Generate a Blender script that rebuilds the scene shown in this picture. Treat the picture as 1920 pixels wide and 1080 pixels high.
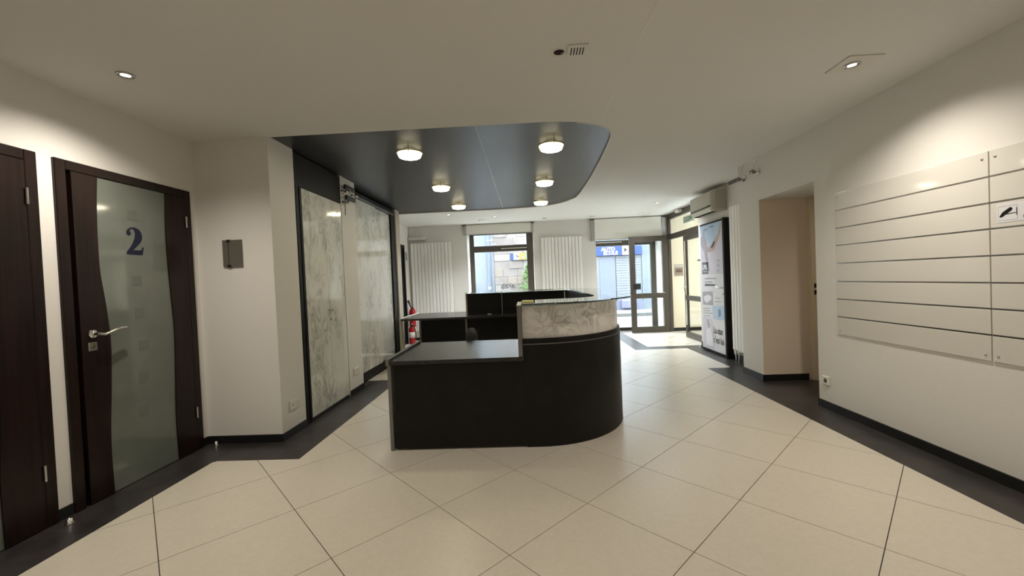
import bpy, math, random
from mathutils import Vector, Matrix
from mathutils.geometry import tessellate_polygon

random.seed(7)
for o in list(bpy.data.objects):
    bpy.data.objects.remove(o, do_unlink=True)
scene = bpy.context.scene
COL = scene.collection

# ------------------------------------------------------------------ camera
CAM_H = 1.285
FPX = 763.798
PITCH, YAW, ROLL = -0.0204885, 0.0369224, -0.0420475
def cam_axes():
    f = Vector((-math.sin(YAW)*math.cos(PITCH), math.cos(YAW)*math.cos(PITCH), math.sin(PITCH)))
    r = Vector((math.cos(YAW), math.sin(YAW), 0.0))
    u = r.cross(f)
    cr, sr = math.cos(ROLL), math.sin(ROLL)
    return cr*r + sr*u, -sr*r + cr*u, f
AR, AU, AF = cam_axes()
cd = bpy.data.cameras.new('camera')
cd.sensor_fit = 'HORIZONTAL'; cd.sensor_width = 36.0
cd.lens = FPX/1920.0*36.0
cd.clip_start = 0.05; cd.clip_end = 200
cam = bpy.data.objects.new('camera', cd)
M4 = Matrix.Identity(4)
for i in range(3):
    M4[i][0] = AR[i]; M4[i][1] = AU[i]; M4[i][2] = -AF[i]
M4[0][3], M4[1][3], M4[2][3] = 0.0, 0.0, CAM_H
cam.matrix_world = M4
COL.objects.link(cam)
scene.camera = cam

# ------------------------------------------------------------------ world, exposure
w = bpy.data.worlds.new('overcast_sky'); scene.world = w
w.use_nodes = True
bg = w.node_tree.nodes['Background']
bg.inputs['Color'].default_value = (0.87, 0.94, 1.0, 1)
bg.inputs['Strength'].default_value = 9.6
vs = scene.view_settings
vs.view_transform = 'Standard'; vs.look = 'None'; vs.gamma = 1.0
vs.use_curve_mapping = False
vs.exposure = 1.15
WARM = (1.0, 0.91, 0.79)
W_RING = 5.0          # watts of each disc lamp on the dark ceiling panel
W_SPOT = 24.0         # watts of each recessed spotlight

# pixel of the photograph -> point on a plane (authoring aid)
CAMP = Vector((0, 0, CAM_H))
def pix(x, y, axis, val):
    d = AF + AR*((x-960.0)/FPX) + AU*((540.0-y)/FPX)
    t = (val-CAMP[axis])/d[axis]
    return CAMP + d*t

# ------------------------------------------------------------------ materials
MATS = {}
def mat(name, col, rough=0.5, metal=0.0, spec=0.5, emit=None, estr=0.0, trans=0.0, ior=1.45, coat=0.0, alpha=1.0):
    m = bpy.data.materials.new(name); m.use_nodes = True
    b = m.node_tree.nodes['Principled BSDF']
    b.inputs['Base Color'].default_value = (*col, 1)
    b.inputs['Roughness'].default_value = rough
    b.inputs['Metallic'].default_value = metal
    b.inputs['Specular IOR Level'].default_value = spec
    b.inputs['IOR'].default_value = ior
    b.inputs['Transmission Weight'].default_value = trans
    b.inputs['Coat Weight'].default_value = coat
    if emit:
        b.inputs['Emission Color'].default_value = (*emit, 1)
        b.inputs['Emission Strength'].default_value = estr
    MATS[name] = m
    return m
def nodes(m):
    nt = m.node_tree
    return nt, nt.nodes, nt.links, nt.nodes['Principled BSDF']
def noise_color(m, c1, c2, scale=8, detail=4, lo=0.35, hi=0.65, stretch=(1, 1, 1)):
    nt, N, L, b = nodes(m)
    tc = N.new('ShaderNodeTexCoord'); mp = N.new('ShaderNodeMapping')
    mp.inputs['Scale'].default_value = stretch
    ns = N.new('ShaderNodeTexNoise'); ns.inputs['Scale'].default_value = scale; ns.inputs['Detail'].default_value = detail
    cr = N.new('ShaderNodeValToRGB')
    cr.color_ramp.elements[0].position = lo; cr.color_ramp.elements[0].color = (*c1, 1)
    cr.color_ramp.elements[1].position = hi; cr.color_ramp.elements[1].color = (*c2, 1)
    L.new(tc.outputs['Object'], mp.inputs['Vector']); L.new(mp.outputs['Vector'], ns.inputs['Vector'])
    L.new(ns.outputs['Fac'], cr.inputs['Fac']); L.new(cr.outputs['Color'], b.inputs['Base Color'])
    return m
def bump(m, scale=120, strength=0.2, dist=0.004, detail=3):
    nt, N, L, b = nodes(m)
    tc = N.new('ShaderNodeTexCoord')
    ns = N.new('ShaderNodeTexNoise'); ns.inputs['Scale'].default_value = scale; ns.inputs['Detail'].default_value = detail
    bp = N.new('ShaderNodeBump'); bp.inputs['Strength'].default_value = strength; bp.inputs['Distance'].default_value = dist
    L.new(tc.outputs['Object'], ns.inputs['Vector'])
    L.new(ns.outputs['Fac'], bp.inputs['Height']); L.new(bp.outputs['Normal'], b.inputs['Normal'])
    return m
def marble(name, base, mid, vein, scale, stretch, rough, w1=0.018, w2=0.055, det=9):
    m = mat(name, base, rough, spec=0.5)
    nt, N, L, b = nodes(m)
    tc = N.new('ShaderNodeTexCoord'); mp = N.new('ShaderNodeMapping')
    mp.inputs['Scale'].default_value = stretch; mp.inputs['Rotation'].default_value = (0.25, 0.1, 0.0)
    n1 = N.new('ShaderNodeTexNoise'); n1.inputs['Scale'].default_value = scale; n1.inputs['Detail'].default_value = det
    n1.inputs['Roughness'].default_value = 0.62; n1.inputs['Distortion'].default_value = 1.4
    sub = N.new('ShaderNodeMath'); sub.operation = 'SUBTRACT'; sub.inputs[1].default_value = 0.5
    ab = N.new('ShaderNodeMath'); ab.operation = 'ABSOLUTE'
    cr = N.new('ShaderNodeValToRGB')
    e = cr.color_ramp.elements
    e[0].position = 0.0; e[0].color = (*vein, 1)
    e[1].position = w2; e[1].color = (*base, 1)
    k = e.new(w1); k.color = (*mid, 1)
    # broad cloudy patches where the veins fade out
    n2 = N.new('ShaderNodeTexNoise'); n2.inputs['Scale'].default_value = scale*0.7; n2.inputs['Detail'].default_value = 4
    c2 = N.new('ShaderNodeValToRGB')
    c2.color_ramp.elements[0].position = 0.38; c2.color_ramp.elements[1].position = 0.62
    mx = N.new('ShaderNodeMixRGB'); mx.inputs['Color1'].default_value = (*base, 1)
    L.new(tc.outputs['Object'], mp.inputs['Vector']); L.new(mp.outputs['Vector'], n1.inputs['Vector']); L.new(mp.outputs['Vector'], n2.inputs['Vector'])
    L.new(n1.outputs['Fac'], sub.inputs[0]); L.new(sub.outputs[0], ab.inputs[0]); L.new(ab.outputs[0], cr.inputs['Fac'])
    L.new(n2.outputs['Fac'], c2.inputs['Fac']); L.new(c2.outputs['Color'], mx.inputs['Fac'])
    L.new(cr.outputs['Color'], mx.inputs['Color2']); L.new(mx.outputs['Color'], b.inputs['Base Color'])
    return m
def pane_mat(name, tint=(1, 1, 1), refl=1.0):
    """thin window glass: clear, with a mirror-like Fresnel reflection"""
    m = bpy.data.materials.new(name); m.use_nodes = True
    nt = m.node_tree; N = nt.nodes; L = nt.links
    for n in list(N):
        if n.type != 'OUTPUT_MATERIAL': N.remove(n)
    out = [n for n in N if n.type == 'OUTPUT_MATERIAL'][0]
    tr = N.new('ShaderNodeBsdfTransparent'); tr.inputs['Color'].default_value = (*tint, 1)
    gl = N.new('ShaderNodeBsdfGlossy'); gl.inputs['Roughness'].default_value = 0.0
    fr = N.new('ShaderNodeFresnel'); fr.inputs['IOR'].default_value = 1.5
    mx = N.new('ShaderNodeMixShader')
    mm = N.new('ShaderNodeMath'); mm.operation = 'MULTIPLY'; mm.inputs[1].default_value = refl
    ge = N.new('ShaderNodeNewGeometry')          # reflect on the outer face only
    iv = N.new('ShaderNodeMath'); iv.operation = 'SUBTRACT'; iv.inputs[0].default_value = 1.0
    m2 = N.new('ShaderNodeMath'); m2.operation = 'MULTIPLY'
    L.new(ge.outputs['Backfacing'], iv.inputs[1]); L.new(fr.outputs[0], mm.inputs[0])
    L.new(mm.outputs[0], m2.inputs[0]); L.new(iv.outputs[0], m2.inputs[1]); L.new(m2.outputs[0], mx.inputs['Fac'])
    L.new(tr.outputs[0], mx.inputs[1]); L.new(gl.outputs[0], mx.inputs[2]); L.new(mx.outputs[0], out.inputs['Surface'])
    MATS[name] = m
    return m

wall_c = (0.76, 0.74, 0.70)
M = MATS
bump(mat('wall_paint', wall_c, 0.75, spec=0.25), 160, 0.25, 0.003)
bump(mat('ceiling_paint', (0.78, 0.765, 0.73), 0.8, spec=0.2), 60, 0.06, 0.002)
bump(mat('beige_paint', (0.82, 0.70, 0.57), 0.75, spec=0.25), 160, 0.2, 0.003)
bump(mat('cream_panel', (0.76, 0.68, 0.52), 0.6), 80, 0.05, 0.001)
bump(noise_color(mat('light_tile', (0.62, 0.58, 0.51), 0.30, spec=0.5), (0.592, 0.544, 0.456), (0.622, 0.574, 0.487), 45, 8, 0.35, 0.65), 300, 0.05, 0.001)
bump(noise_color(mat('dark_tile', (0.03, 0.028, 0.027), 0.34, spec=0.5), (0.022, 0.020, 0.020), (0.042, 0.037, 0.036), 5, 6), 200, 0.05, 0.001)
mat('grout', (0.035, 0.028, 0.022), 0.8)
mat('base_black', (0.012, 0.012, 0.012), 0.35)
bump(mat('panel_charcoal', (0.035, 0.036, 0.041), 0.34, spec=0.5), 90, 0.05, 0.001)
mat('panel_black', (0.009, 0.0088, 0.0085), 0.5, spec=0.25)
bump(noise_color(mat('wenge', (0.02, 0.008, 0.006), 0.34, spec=0.35), (0.006, 0.0028, 0.0022), (0.018, 0.007, 0.0055), 3, 6, 0.3, 0.7, (14, 14, 0.7)), 60, 0.04, 0.001)
noise_color(mat('frosted_glass', (0.16, 0.18, 0.155), 0.07, spec=0.6), (0.135, 0.15, 0.13), (0.165, 0.18, 0.155), 2.5, 3)
mat('frost_square', (0.132, 0.146, 0.126), 0.09)
mat('socket_dark', (0.09, 0.085, 0.075), 0.5)
mat('blue_ink', (0.004, 0.005, 0.028), 0.3)
mat('chrome', (0.75, 0.74, 0.72), 0.12, metal=1.0)
mat('steel', (0.55, 0.54, 0.52), 0.3, metal=1.0)
mat('aluminium', (0.21, 0.205, 0.195), 0.42, metal=0.7)
mat('bronze_aluminium', (0.085, 0.072, 0.058), 0.38, metal=0.3)
mat('white_plastic', (0.74, 0.72, 0.66), 0.35)
mat('white_enamel', (0.88, 0.87, 0.84), 0.3)
mat('ac_beige', (0.60, 0.565, 0.47), 0.4)
mat('ac_grille', (0.48, 0.455, 0.385), 0.45)
mat('black_plastic', (0.015, 0.015, 0.015), 0.4)
bump(noise_color(mat('black_laminate', (0.006, 0.0055, 0.005), 0.42, spec=0.3), (0.005, 0.0045, 0.004), (0.008, 0.007, 0.006), 6, 4), 250, 0.1, 0.001)
bump(noise_color(mat('desktop_laminate', (0.022, 0.022, 0.021), 0.22, spec=0.5), (0.018, 0.018, 0.017), (0.028, 0.027, 0.026), 30, 5), 400, 0.15, 0.001)
marble('marble_tall', (0.74, 0.74, 0.69), (0.56, 0.56, 0.52), (0.36, 0.36, 0.335), 5.0, (1.4, 1.4, 0.75), 0.09, 0.03, 0.10, 7)
marble('marble_band', (0.82, 0.80, 0.76), (0.60, 0.58, 0.55), (0.36, 0.345, 0.33), 5.5, (1, 1, 1.1), 0.25, 0.03, 0.12, 8)
mat('counter_glass', (0.86, 0.97, 0.93), 0.0, trans=1.0, ior=1.5)
mat('fabric_dark', (0.02, 0.02, 0.02), 0.9)
mat('fabric_blind', (0.80, 0.78, 0.72), 0.85)
mat('guide_grey', (0.38, 0.37, 0.35), 0.5)
mat('red_paint', (0.42, 0.012, 0.016), 0.25)
mat('yellow_plastic', (0.85, 0.72, 0.25), 0.35)
pane_mat('clear_pane', (0.96, 0.98, 0.98))
mat('acrylic', (0.13, 0.12, 0.10), 0.12)
mat('cream_wood', (0.72, 0.62, 0.45), 0.45)
mat('edge_wood', (0.44, 0.39, 0.31), 0.5)
mat('lamp_glass', (0.9, 0.85, 0.7), 0.3, emit=(1.0, 0.88, 0.55), estr=0.8)
mat('lamp_lens', (0.9, 0.87, 0.75), 0.3, emit=(1.0, 0.90, 0.64), estr=24.0)
mat('lamp_bulb', (1, 1, 1), 0.3, emit=(1.0, 0.93, 0.80), estr=7.0)
mat('brass', (0.30, 0.26, 0.14), 0.35, metal=1.0)
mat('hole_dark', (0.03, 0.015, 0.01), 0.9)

# ------------------------------------------------------------------ mesh helpers
LOC = {}
class MB:
    def __init__(self):
        self.v = []; self.f = []; self.smooth = []
    def _add(self, vs, fs, smooth=False):
        n = len(self.v)
        self.v += [tuple(p) for p in vs]
        for f in fs:
            self.f.append([i+n for i in f]); self.smooth.append(smooth)
        return self
    def box(self, x0, x1, y0, y1, z0, z1):
        x0, x1 = min(x0, x1), max(x0, x1); y0, y1 = min(y0, y1), max(y0, y1); z0, z1 = min(z0, z1), max(z0, z1)
        v = [(x0,y0,z0),(x1,y0,z0),(x1,y1,z0),(x0,y1,z0),(x0,y0,z1),(x1,y0,z1),(x1,y1,z1),(x0,y1,z1)]
        return self._add(v, [(0,3,2,1),(4,5,6,7),(0,1,5,4),(1,2,6,5),(2,3,7,6),(3,0,4,7)])
    def bbox(self, x0, x1, y0, y1, z0, z1, r=0.005):
        """box with chamfered edges"""
        pts = []
        cx, cy, cz = (x0+x1)/2, (y0+y1)/2, (z0+z1)/2
        hx, hy, hz = abs(x1-x0)/2, abs(y1-y0)/2, abs(z1-z0)/2
        r = min(r, hx*.9, hy*.9, hz*.9)
        idx = {}
        for sx in (-1, 1):
            for sy in (-1, 1):
                for sz in (-1, 1):
                    for a in range(3):
                        p = [hx-r, hy-r, hz-r]; p[a] += r
                        idx[(sx, sy, sz, a)] = len(pts)
                        pts.append((cx+sx*p[0], cy+sy*p[1], cz+sz*p[2]))
        fs = []
        def q(*k): fs.append([idx[i] for i in k])
        for s in (-1, 1):
            q((s,-1,-1,0),(s,1,-1,0),(s,1,1,0),(s,-1,1,0)); q((-1,s,-1,1),(1,s,-1,1),(1,s,1,1),(-1,s,1,1)); q((-1,-1,s,2),(1,-1,s,2),(1,1,s,2),(-1,1,s,2))
        for s in (-1, 1):
            for t in (-1, 1):
                q((s,t,-1,0),(s,t,1,0),(s,t,1,1),(s,t,-1,1)); q((s,-1,t,0),(s,1,t,0),(s,1,t,2),(s,-1,t,2)); q((-1,s,t,1),(1,s,t,1),(1,s,t,2),(-1,s,t,2))
                for k in (-1, 1): q((s,t,k,0),(s,t,k,1),(s,t,k,2))
        return self._add(pts, fs)
    def prism(self, poly, a0, a1, axis=2):
        """polygon (2D) extruded along axis; axis 2: (x,y), axis 0: (y,z), axis 1: (x,z)"""
        def P(p, a):
            return (p[0], p[1], a) if axis == 2 else ((a, p[0], p[1]) if axis == 0 else (p[0], a, p[1]))
        n = len(poly)
        v = [P(p, a0) for p in poly] + [P(p, a1) for p in poly]
        fs = [(i, (i+1) % n, n+(i+1) % n, n+i) for i in range(n)]
        if n <= 4:
            fs += [tuple(range(n-1, -1, -1)), tuple(range(n, 2*n))]
        else:
            for t in tessellate_polygon([[Vector((p[0], p[1], 0)) for p in poly]]):
                fs.append((t[0], t[1], t[2])); fs.append((n+t[2], n+t[1], n+t[0]))
        return self._add(v, fs)
    def cyl(self, c, axis, r, h, seg=20, r2=None, smooth=True):
        """from c along axis by h"""
        r2 = r if r2 is None else r2
        ax = Vector(axis).normalized(); c = Vector(c)
        a = ax.orthogonal().normalized(); b = ax.cross(a)
        v = []
        for k in range(seg):
            t = 2*math.pi*k/seg; d = a*math.cos(t)+b*math.sin(t)
            v.append(c+d*r)
        for k in range(seg):
            t = 2*math.pi*k/seg; d = a*math.cos(t)+b*math.sin(t)
            v.append(c+ax*h+d*r2)
        self._add(v, [(k, (k+1) % seg, seg+(k+1) % seg, seg+k) for k in range(seg)], smooth)
        self._add(v, [tuple(range(seg-1, -1, -1)), tuple(range(seg, 2*seg))])
        return self
    def lathe(self, c, axis, prof, seg=28):
        """profile [(r, h)] revolved about the axis through c"""
        ax = Vector(axis).normalized(); c = Vector(c)
        a = ax.orthogonal().normalized(); b = ax.cross(a)
        v = []
        for r, h in prof:
            for k in range(seg):
                t = 2*math.pi*k/seg
                v.append(c+ax*h+(a*math.cos(t)+b*math.sin(t))*r)
        fs = []
        for i in range(len(prof)-1):
            for k in range(seg):
                fs.append((i*seg+k, i*seg+(k+1) % seg, (i+1)*seg+(k+1) % seg, (i+1)*seg+k))
        return self._add(v, fs, True)
    def tube(self, pts, r, seg=8):
        pts = [Vector(p) for p in pts]
        rings = []; v = []
        up = None
        for i, p in enumerate(pts):
            d = (pts[min(i+1, len(pts)-1)]-pts[max(i-1, 0)]).normalized()
            if up is None: up = d.orthogonal().normalized()
            a = (up-d*up.dot(d)).normalized(); b = d.cross(a); up = a
            rr = r[i] if isinstance(r, (list, tuple)) else r
            for k in range(seg):
                t = 2*math.pi*k/seg
                v.append(p+(a*math.cos(t)+b*math.sin(t))*rr)
        n = len(pts)
        fs = [(i*seg+k, i*seg+(k+1) % seg, (i+1)*seg+(k+1) % seg, (i+1)*seg+k) for i in range(n-1) for k in range(seg)]
        self._add(v, fs, True)
        self._add(v, [tuple(range(seg-1, -1, -1)), tuple(range((n-1)*seg, n*seg))])
        return self
    def strip(self, path, z0, z1, thick=0.0, side=1):
        """vertical wall along a 2D path; thick > 0 offsets the other face to the left (side=1) or right"""
        P = [Vector((p[0], p[1])) for p in path]
        N = []
        for i in range(len(P)):
            d = (P[min(i+1, len(P)-1)]-P[max(i-1, 0)]).normalized()
            N.append(Vector((-d.y, d.x))*side)
        Q = [P[i]+N[i]*thick for i in range(len(P))]
        n = len(P)
        v = [(p.x, p.y, z0) for p in P]+[(p.x, p.y, z1) for p in P]+[(p.x, p.y, z0) for p in Q]+[(p.x, p.y, z1) for p in Q]
        fs = []
        for i in range(n-1):
            fs.append((i, i+1, n+i+1, n+i)); fs.append((2*n+i+1, 2*n+i, 3*n+i, 3*n+i+1))
        self._add(v, fs, True)
        fs = []
        for i in range(n-1):
            fs.append((n+i, n+i+1, 3*n+i+1, 3*n+i)); fs.append((i+1, i, 2*n+i, 2*n+i+1))
        fs += [(0, n, 3*n, 2*n), (n-1, 3*n-1, 4*n-1, 2*n-1)]
        return self._add(v, fs)
    def build(self, name, material, parent=None, label=None, cat=None, group=None, kind=None, origin=True):
        if parent is not None: off = LOC.get(parent.name, Vector((0, 0, 0)))
        else:
            if origin:
                xs = [p[0] for p in self.v]; ys = [p[1] for p in self.v]; zs = [p[2] for p in self.v]
                off = Vector(((min(xs)+max(xs))/2, (min(ys)+max(ys))/2, min(zs)))
            else: off = Vector((0, 0, 0))
        me = bpy.data.meshes.new(name)
        me.from_pydata([(p[0]-off.x, p[1]-off.y, p[2]-off.z) for p in self.v], [], self.f)
        me.polygons.foreach_set('use_smooth', self.smooth)
        me.update()
        import bmesh
        bm = bmesh.new(); bm.from_mesh(me)
        bmesh.ops.recalc_face_normals(bm, faces=bm.faces)
        bm.to_mesh(me); bm.free()
        me.materials.append(M[material] if isinstance(material, str) else material)
        o = bpy.data.objects.new(name, me); COL.objects.link(o)
        if parent is not None:
            o.parent = parent; LOC[o.name] = off
        else:
            o.location = off; LOC[o.name] = off
        tag(o, label, cat, group, kind)
        return o
def tag(o, label=None, cat=None, group=None, kind=None):
    if label: o['label'] = label
    if cat: o['category'] = cat
    if group: o['group'] = group
    if kind: o['kind'] = kind
    return o
def empty(name, loc=(0, 0, 0), label=None, cat=None, group=None, kind=None):
    o = bpy.data.objects.new(name, None); COL.objects.link(o)
    o.empty_display_size = 0.1
    o.location = loc; LOC[o.name] = Vector(loc)
    return tag(o, label, cat, group, kind)
def copy_tree(o, parent=None):
    c = o.copy(); COL.objects.link(c); c.parent = parent
    for ch in list(o.children): copy_tree(ch, c)
    return c
def struct(mb, name, material, label, cat, parent=None):
    return mb.build(name, material, parent, label if parent is None else None, cat if parent is None else None, kind='structure' if parent is None else None)
def spline(pts, n=8, closed=False):
    out = []
    P = [Vector(p) for p in pts]; m = len(P)
    for i in range(m-1):
        p0 = P[max(i-1, 0)]; p1 = P[i]; p2 = P[i+1]; p3 = P[min(i+2, m-1)]
        for k in range(n):
            t = k/n
            out.append(0.5*((2*p1)+(p2-p0)*t+(2*p0-5*p1+4*p2-p3)*t*t+(3*p1-p0-3*p2+p3)*t**3))
    out.append(P[-1])
    return [tuple(p) for p in out]
def text_part(txt, name, material, parent, origin, xdir, size, depth=0.0015, align='LEFT', bold=0.0, squash=1.0):
    """flat lettering; xdir is the reading direction, z is up"""
    cu = bpy.data.curves.new(name, 'FONT'); cu.body = txt; cu.size = size; cu.align_x = align
    cu.extrude = depth/2; cu.offset = bold; cu.resolution_u = 3
    t = bpy.data.objects.new(name, cu)
    me = bpy.data.meshes.new_from_object(t)
    bpy.data.objects.remove(t, do_unlink=True)
    X = Vector(xdir).normalized(); Z = Vector((0, 0, 1)); Nn = X.cross(Z)
    R = Matrix((X, Z, Nn)).transposed().to_4x4()
    R.translation = Vector(origin)
    S = Matrix.Diagonal((squash, 1, 1, 1))
    me.transform(R @ S)
    off = LOC.get(parent.name, Vector((0, 0, 0)))
    me.transform(Matrix.Translation(-off))
    me.materials.clear(); me.materials.append(M[material])
    o = bpy.data.objects.new(name, me); COL.objects.link(o); o.parent = parent
    return o

# ================================================================== STRUCTURE
ZC = 2.555
YB = 9.1          # inner face of the street wall
def clip(poly, x0, x1, y0, y1):
    def cut(P, f, inter):
        out = []
        for i in range(len(P)):
            a, b = P[i-1], P[i]
            fa, fb = f(a), f(b)
            if fb >= 0:
                if fa < 0: out.append(inter(a, b, fa, fb))
                out.append(b)
            elif fa >= 0: out.append(inter(a, b, fa, fb))
        return out
    it = lambda a, b, fa, fb: (a[0]+(b[0]-a[0])*fa/(fa-fb), a[1]+(b[1]-a[1])*fa/(fa-fb))
    for f in (lambda p: p[0]-x0, lambda p: x1-p[0], lambda p: p[1]-y0, lambda p: y1-p[1]):
        poly = cut(poly, f, it)
        if len(poly) < 3: return []
    return poly
def area(P): return abs(sum(P[i-1][0]*P[i][1]-P[i][0]*P[i-1][1] for i in range(len(P))))/2

floor = struct(MB().box(-3.0, 4.8, -2.3, 9.7, -0.12, -0.004), 'floor', 'grout', 'cream diagonal floor tiles edged with dark border tiles', 'floor')
LIGHT = [(-2.43, 2.35, -2.2, 2.985), (-1.77, 2.35, 2.985, 5.41), (-2.62, 2.35, 5.41, 5.48), (-2.62, 2.67, 5.48, 6.98), (-2.62, 1.80, 6.98, 9.1), (2.08, 4.6, 7.24, 9.1)]
E = 0.6/math.sqrt(2); TX, TY = -0.5566, 1.4484; G = 0.002*math.sqrt(2)
for a in range(-9, 22):
    for b in range(-12, 20):
        cx, cy = TX+E*(a-b), TY+E*(a+b)+E
        dia = [(cx, cy-E+G), (cx+E-G, cy), (cx, cy+E-G), (cx-E+G, cy)]
        mb = MB(); ok = 0
        for rc in LIGHT:
            p = clip(dia, *rc)
            if len(p) >= 3 and area(p) > 0.0004:
                mb.prism(p, -0.006, 0.0); ok += area(p)
        if ok > 0.001:
            mb.build('floor_tile', 'light_tile', floor)
DARK = [(-2.76, -2.43, -2.2, 3.34, 1), (-2.43, -1.77, 2.985, 3.34, 0), (-2.11, -1.77, 3.34, 5.41, 1), (2.35, 2.67, -2.2, 5.48, 1),
        (2.67, 4.6, 3.40, 5.18, 0), (2.67, 2.96, 5.18, 7.24, 1), (1.80, 2.08, 6.98, 9.1, 1), (2.08, 2.67, 6.98, 7.24, 0),
        (2.96, 4.6, 6.98, 7.24, 0), (3.2, 4.6, 5.18, 5.40, 0)]
for x0, x1, y0, y1, ax in DARK:
    n = max(1, round((y1-y0 if ax else x1-x0)/0.6))
    for i in range(n):
        if ax: r = (x0, x1, y0+(y1-y0)*i/n, y0+(y1-y0)*(i+1)/n)
        else: r = (x0+(x1-x0)*i/n, x0+(x1-x0)*(i+1)/n, y0, y1)
        g = 0.0006
        MB().box(r[0]+g, r[1]-g, r[2]+g, r[3]-g, -0.006, 0.0).build('border_tile', 'dark_tile', floor)

# ceiling with the recessed dark panel
HOLE = [(-2.62, 3.345), (0.20, 3.352)] + spline([(0.30, 3.36), (0.5, 3.40), (0.66, 3.49), (0.765, 3.61), (0.815, 3.77), (0.838, 4.05), (0.862, 4.7), (0.872, 5.4), (0.86, 6.2), (0.835, 6.60)], 5) \
       + spline([(0.72, 6.88), (0.54, 7.10), (0.25, 7.25), (-0.4, 7.34), (-1.2, 7.35)], 5) + [(-2.62, 7.35)]
OUT = [(-3.0, -2.3), (4.8, -2.3), (4.8, 9.7), (-3.0, 9.7)]
def ceiling_mesh():
    mb = MB()
    allp = OUT+HOLE
    tris = tessellate_polygon([[Vector((*p, 0)) for p in OUT], [Vector((*p, 0)) for p in HOLE]])
    mb._add([(p[0], p[1], ZC) for p in allp], [tuple(t) for t in tris])
    n = len(HOLE)
    mb._add([(p[0], p[1], ZC) for p in HOLE]+[(p[0], p[1], ZC+0.04) for p in HOLE], [(i, (i+1) % n, n+(i+1) % n, n+i) for i in range(n)])
    mb.box(-3.0, 4.8, -2.3, 9.7, ZC+0.04, ZC+0.12)
    return mb
ceiling = struct(ceiling_mesh(), 'ceiling', 'ceiling_paint', 'pale grey plaster ceiling with an inset dark rounded panel', 'ceiling')
PANEL_Z = ZC+0.016
inner = [p for p in HOLE]
def split_x(poly, x, keep_left):
    out = []
    for i in range(len(poly)):
        a, b = poly[i-1], poly[i]
        fa, fb = (x-a[0], x-b[0]) if keep_left else (a[0]-x, b[0]-x)
        if (fa >= 0) != (fb >= 0):
            t = fa/(fa-fb); out.append((a[0]+(b[0]-a[0])*t, a[1]+(b[1]-a[1])*t))
        if fb >= 0: out.append(b)
    return out
MB().prism(split_x(inner, -0.376, True), PANEL_Z, PANEL_Z+0.018).build('ceiling_panel', 'panel_charcoal', ceiling)
MB().prism(split_x(inner, -0.370, False), PANEL_Z, PANEL_Z+0.018).build('ceiling_panel', 'panel_charcoal', ceiling)
MB().box(-0.376, -0.370, 3.36, 7.34, PANEL_Z+0.001, PANEL_Z+0.02).build('panel_joint', 'white_plastic', ceiling)
# pale rim around the rounded right side of the panel
rim = [p for p in HOLE if p[0] > 0.45 and p[1] < 6.7]
MB().tube([(p[0]+0.004, p[1], ZC-0.001) for p in rim], 0.006, 6).build('panel_rim', 'white_plastic', ceiling)
MB().box(0.658, 0.664, -2.2, 3.47, ZC-0.0015, ZC+0.002).build('ceiling_joint', 'white_plastic', ceiling)

T = 2.62
# left side
DA = (1.25, 2.223); DB = (2.308, 3.276); DTOP = 2.12
mb = MB()
mb.box(-2.96, -2.76, -2.2, DA[0], 0, T).box(-2.96, -2.76, DA[0], DA[1], DTOP, T).box(-2.96, -2.76, DA[1], DB[0], 0, T)
mb.box(-2.96, -2.76, DB[0], DB[1], DTOP, T).box(-2.96, -2.76, DB[1], 3.34, 0, T)
struct(mb, 'wall_left', 'wall_paint', 'rough white wall holding the two dark wooden doors', 'wall')
struct(MB().box(-2.96, -2.11, 3.34, 3.71, 0, T), 'wall_left_return', 'wall_paint', 'white wall corner jutting out beside the numbered door', 'wall')
struct(MB().box(-2.96, -2.11, 4.66, 5.05, 0, T), 'wall_left_pier', 'wall_paint', 'cream wall pier between the two marble fronted cabinets', 'wall')
mb = MB().box(-2.82, -2.62, 7.07, 7.80, 0, T).box(-2.82, -2.62, 7.80, 8.72, 2.12, T).box(-2.82, -2.62, 8.72, YB, 0, T)
struct(mb, 'wall_left_rear', 'wall_paint', 'white side wall beyond the cabinets near the street wall', 'wall')
struct(MB().box(-3.15, -2.97, -2.4, 9.7, 0, T), 'wall_left_outer', 'wall_paint', 'unseen outer wall added behind the cabinets and doors against light leaks', 'wall')  # unseen shell, added to stop daylight leaking in behind the cabinets
# street wall
W1 = (-1.30, 0.18, 0.42, 2.40); W2 = (1.56, 2.98, 0.0, 2.40)
mb = MB()
mb.box(-2.9, W1[0], YB, YB+0.6, 0, T).box(W1[0], W1[1], YB, YB+0.6, 0, W1[2]).box(W1[0], W1[1], YB, YB+0.6, W1[3], T)
mb.box(W1[1], W2[0], YB, YB+0.6, 0, T).box(W2[0], W2[1], YB, YB+0.6, W2[3], T).box(W2[1], 4.8, YB, YB+0.6, 0, T)
struct(mb, 'wall_back', 'wall_paint', 'white street wall with two windows and tall radiators', 'wall')
# right side
mb = MB().box(2.67, 3.2, -2.2, 3.86, 0, T).box(2.67, 3.2, 3.86, 4.75, 2.07, T)
struct(mb, 'wall_right', 'wall_paint', 'white wall carrying the slatted display panels', 'wall')
struct(MB().box(2.67, 3.2, 4.75, 5.18, 0, T), 'wall_right_pier', 'wall_paint', 'white pier between the side doorway and the tall narrow radiator', 'wall')
struct(MB().box(2.672, 3.2, 4.747, 4.75, 0.0, 2.07), 'wall_right_reveal', 'beige_paint', 'beige side of the deep doorway in the thick wall', 'wall')
struct(MB().box(2.96, 3.2, 5.18, 7.08, 0, T), 'wall_right_recess', 'wall_paint', 'white wall behind the poster door and air conditioner', 'wall')
mb = MB().box(4.6, 4.8, 3.3, 5.5, 0, T).box(3.2, 4.6, 5.4, 5.5, 0, T).box(3.2, 4.6, 3.3, 3.4, 0, T)
struct(mb, 'wall_side_room', 'beige_paint', 'cream walls of the small room behind the side doorway', 'wall')
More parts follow.
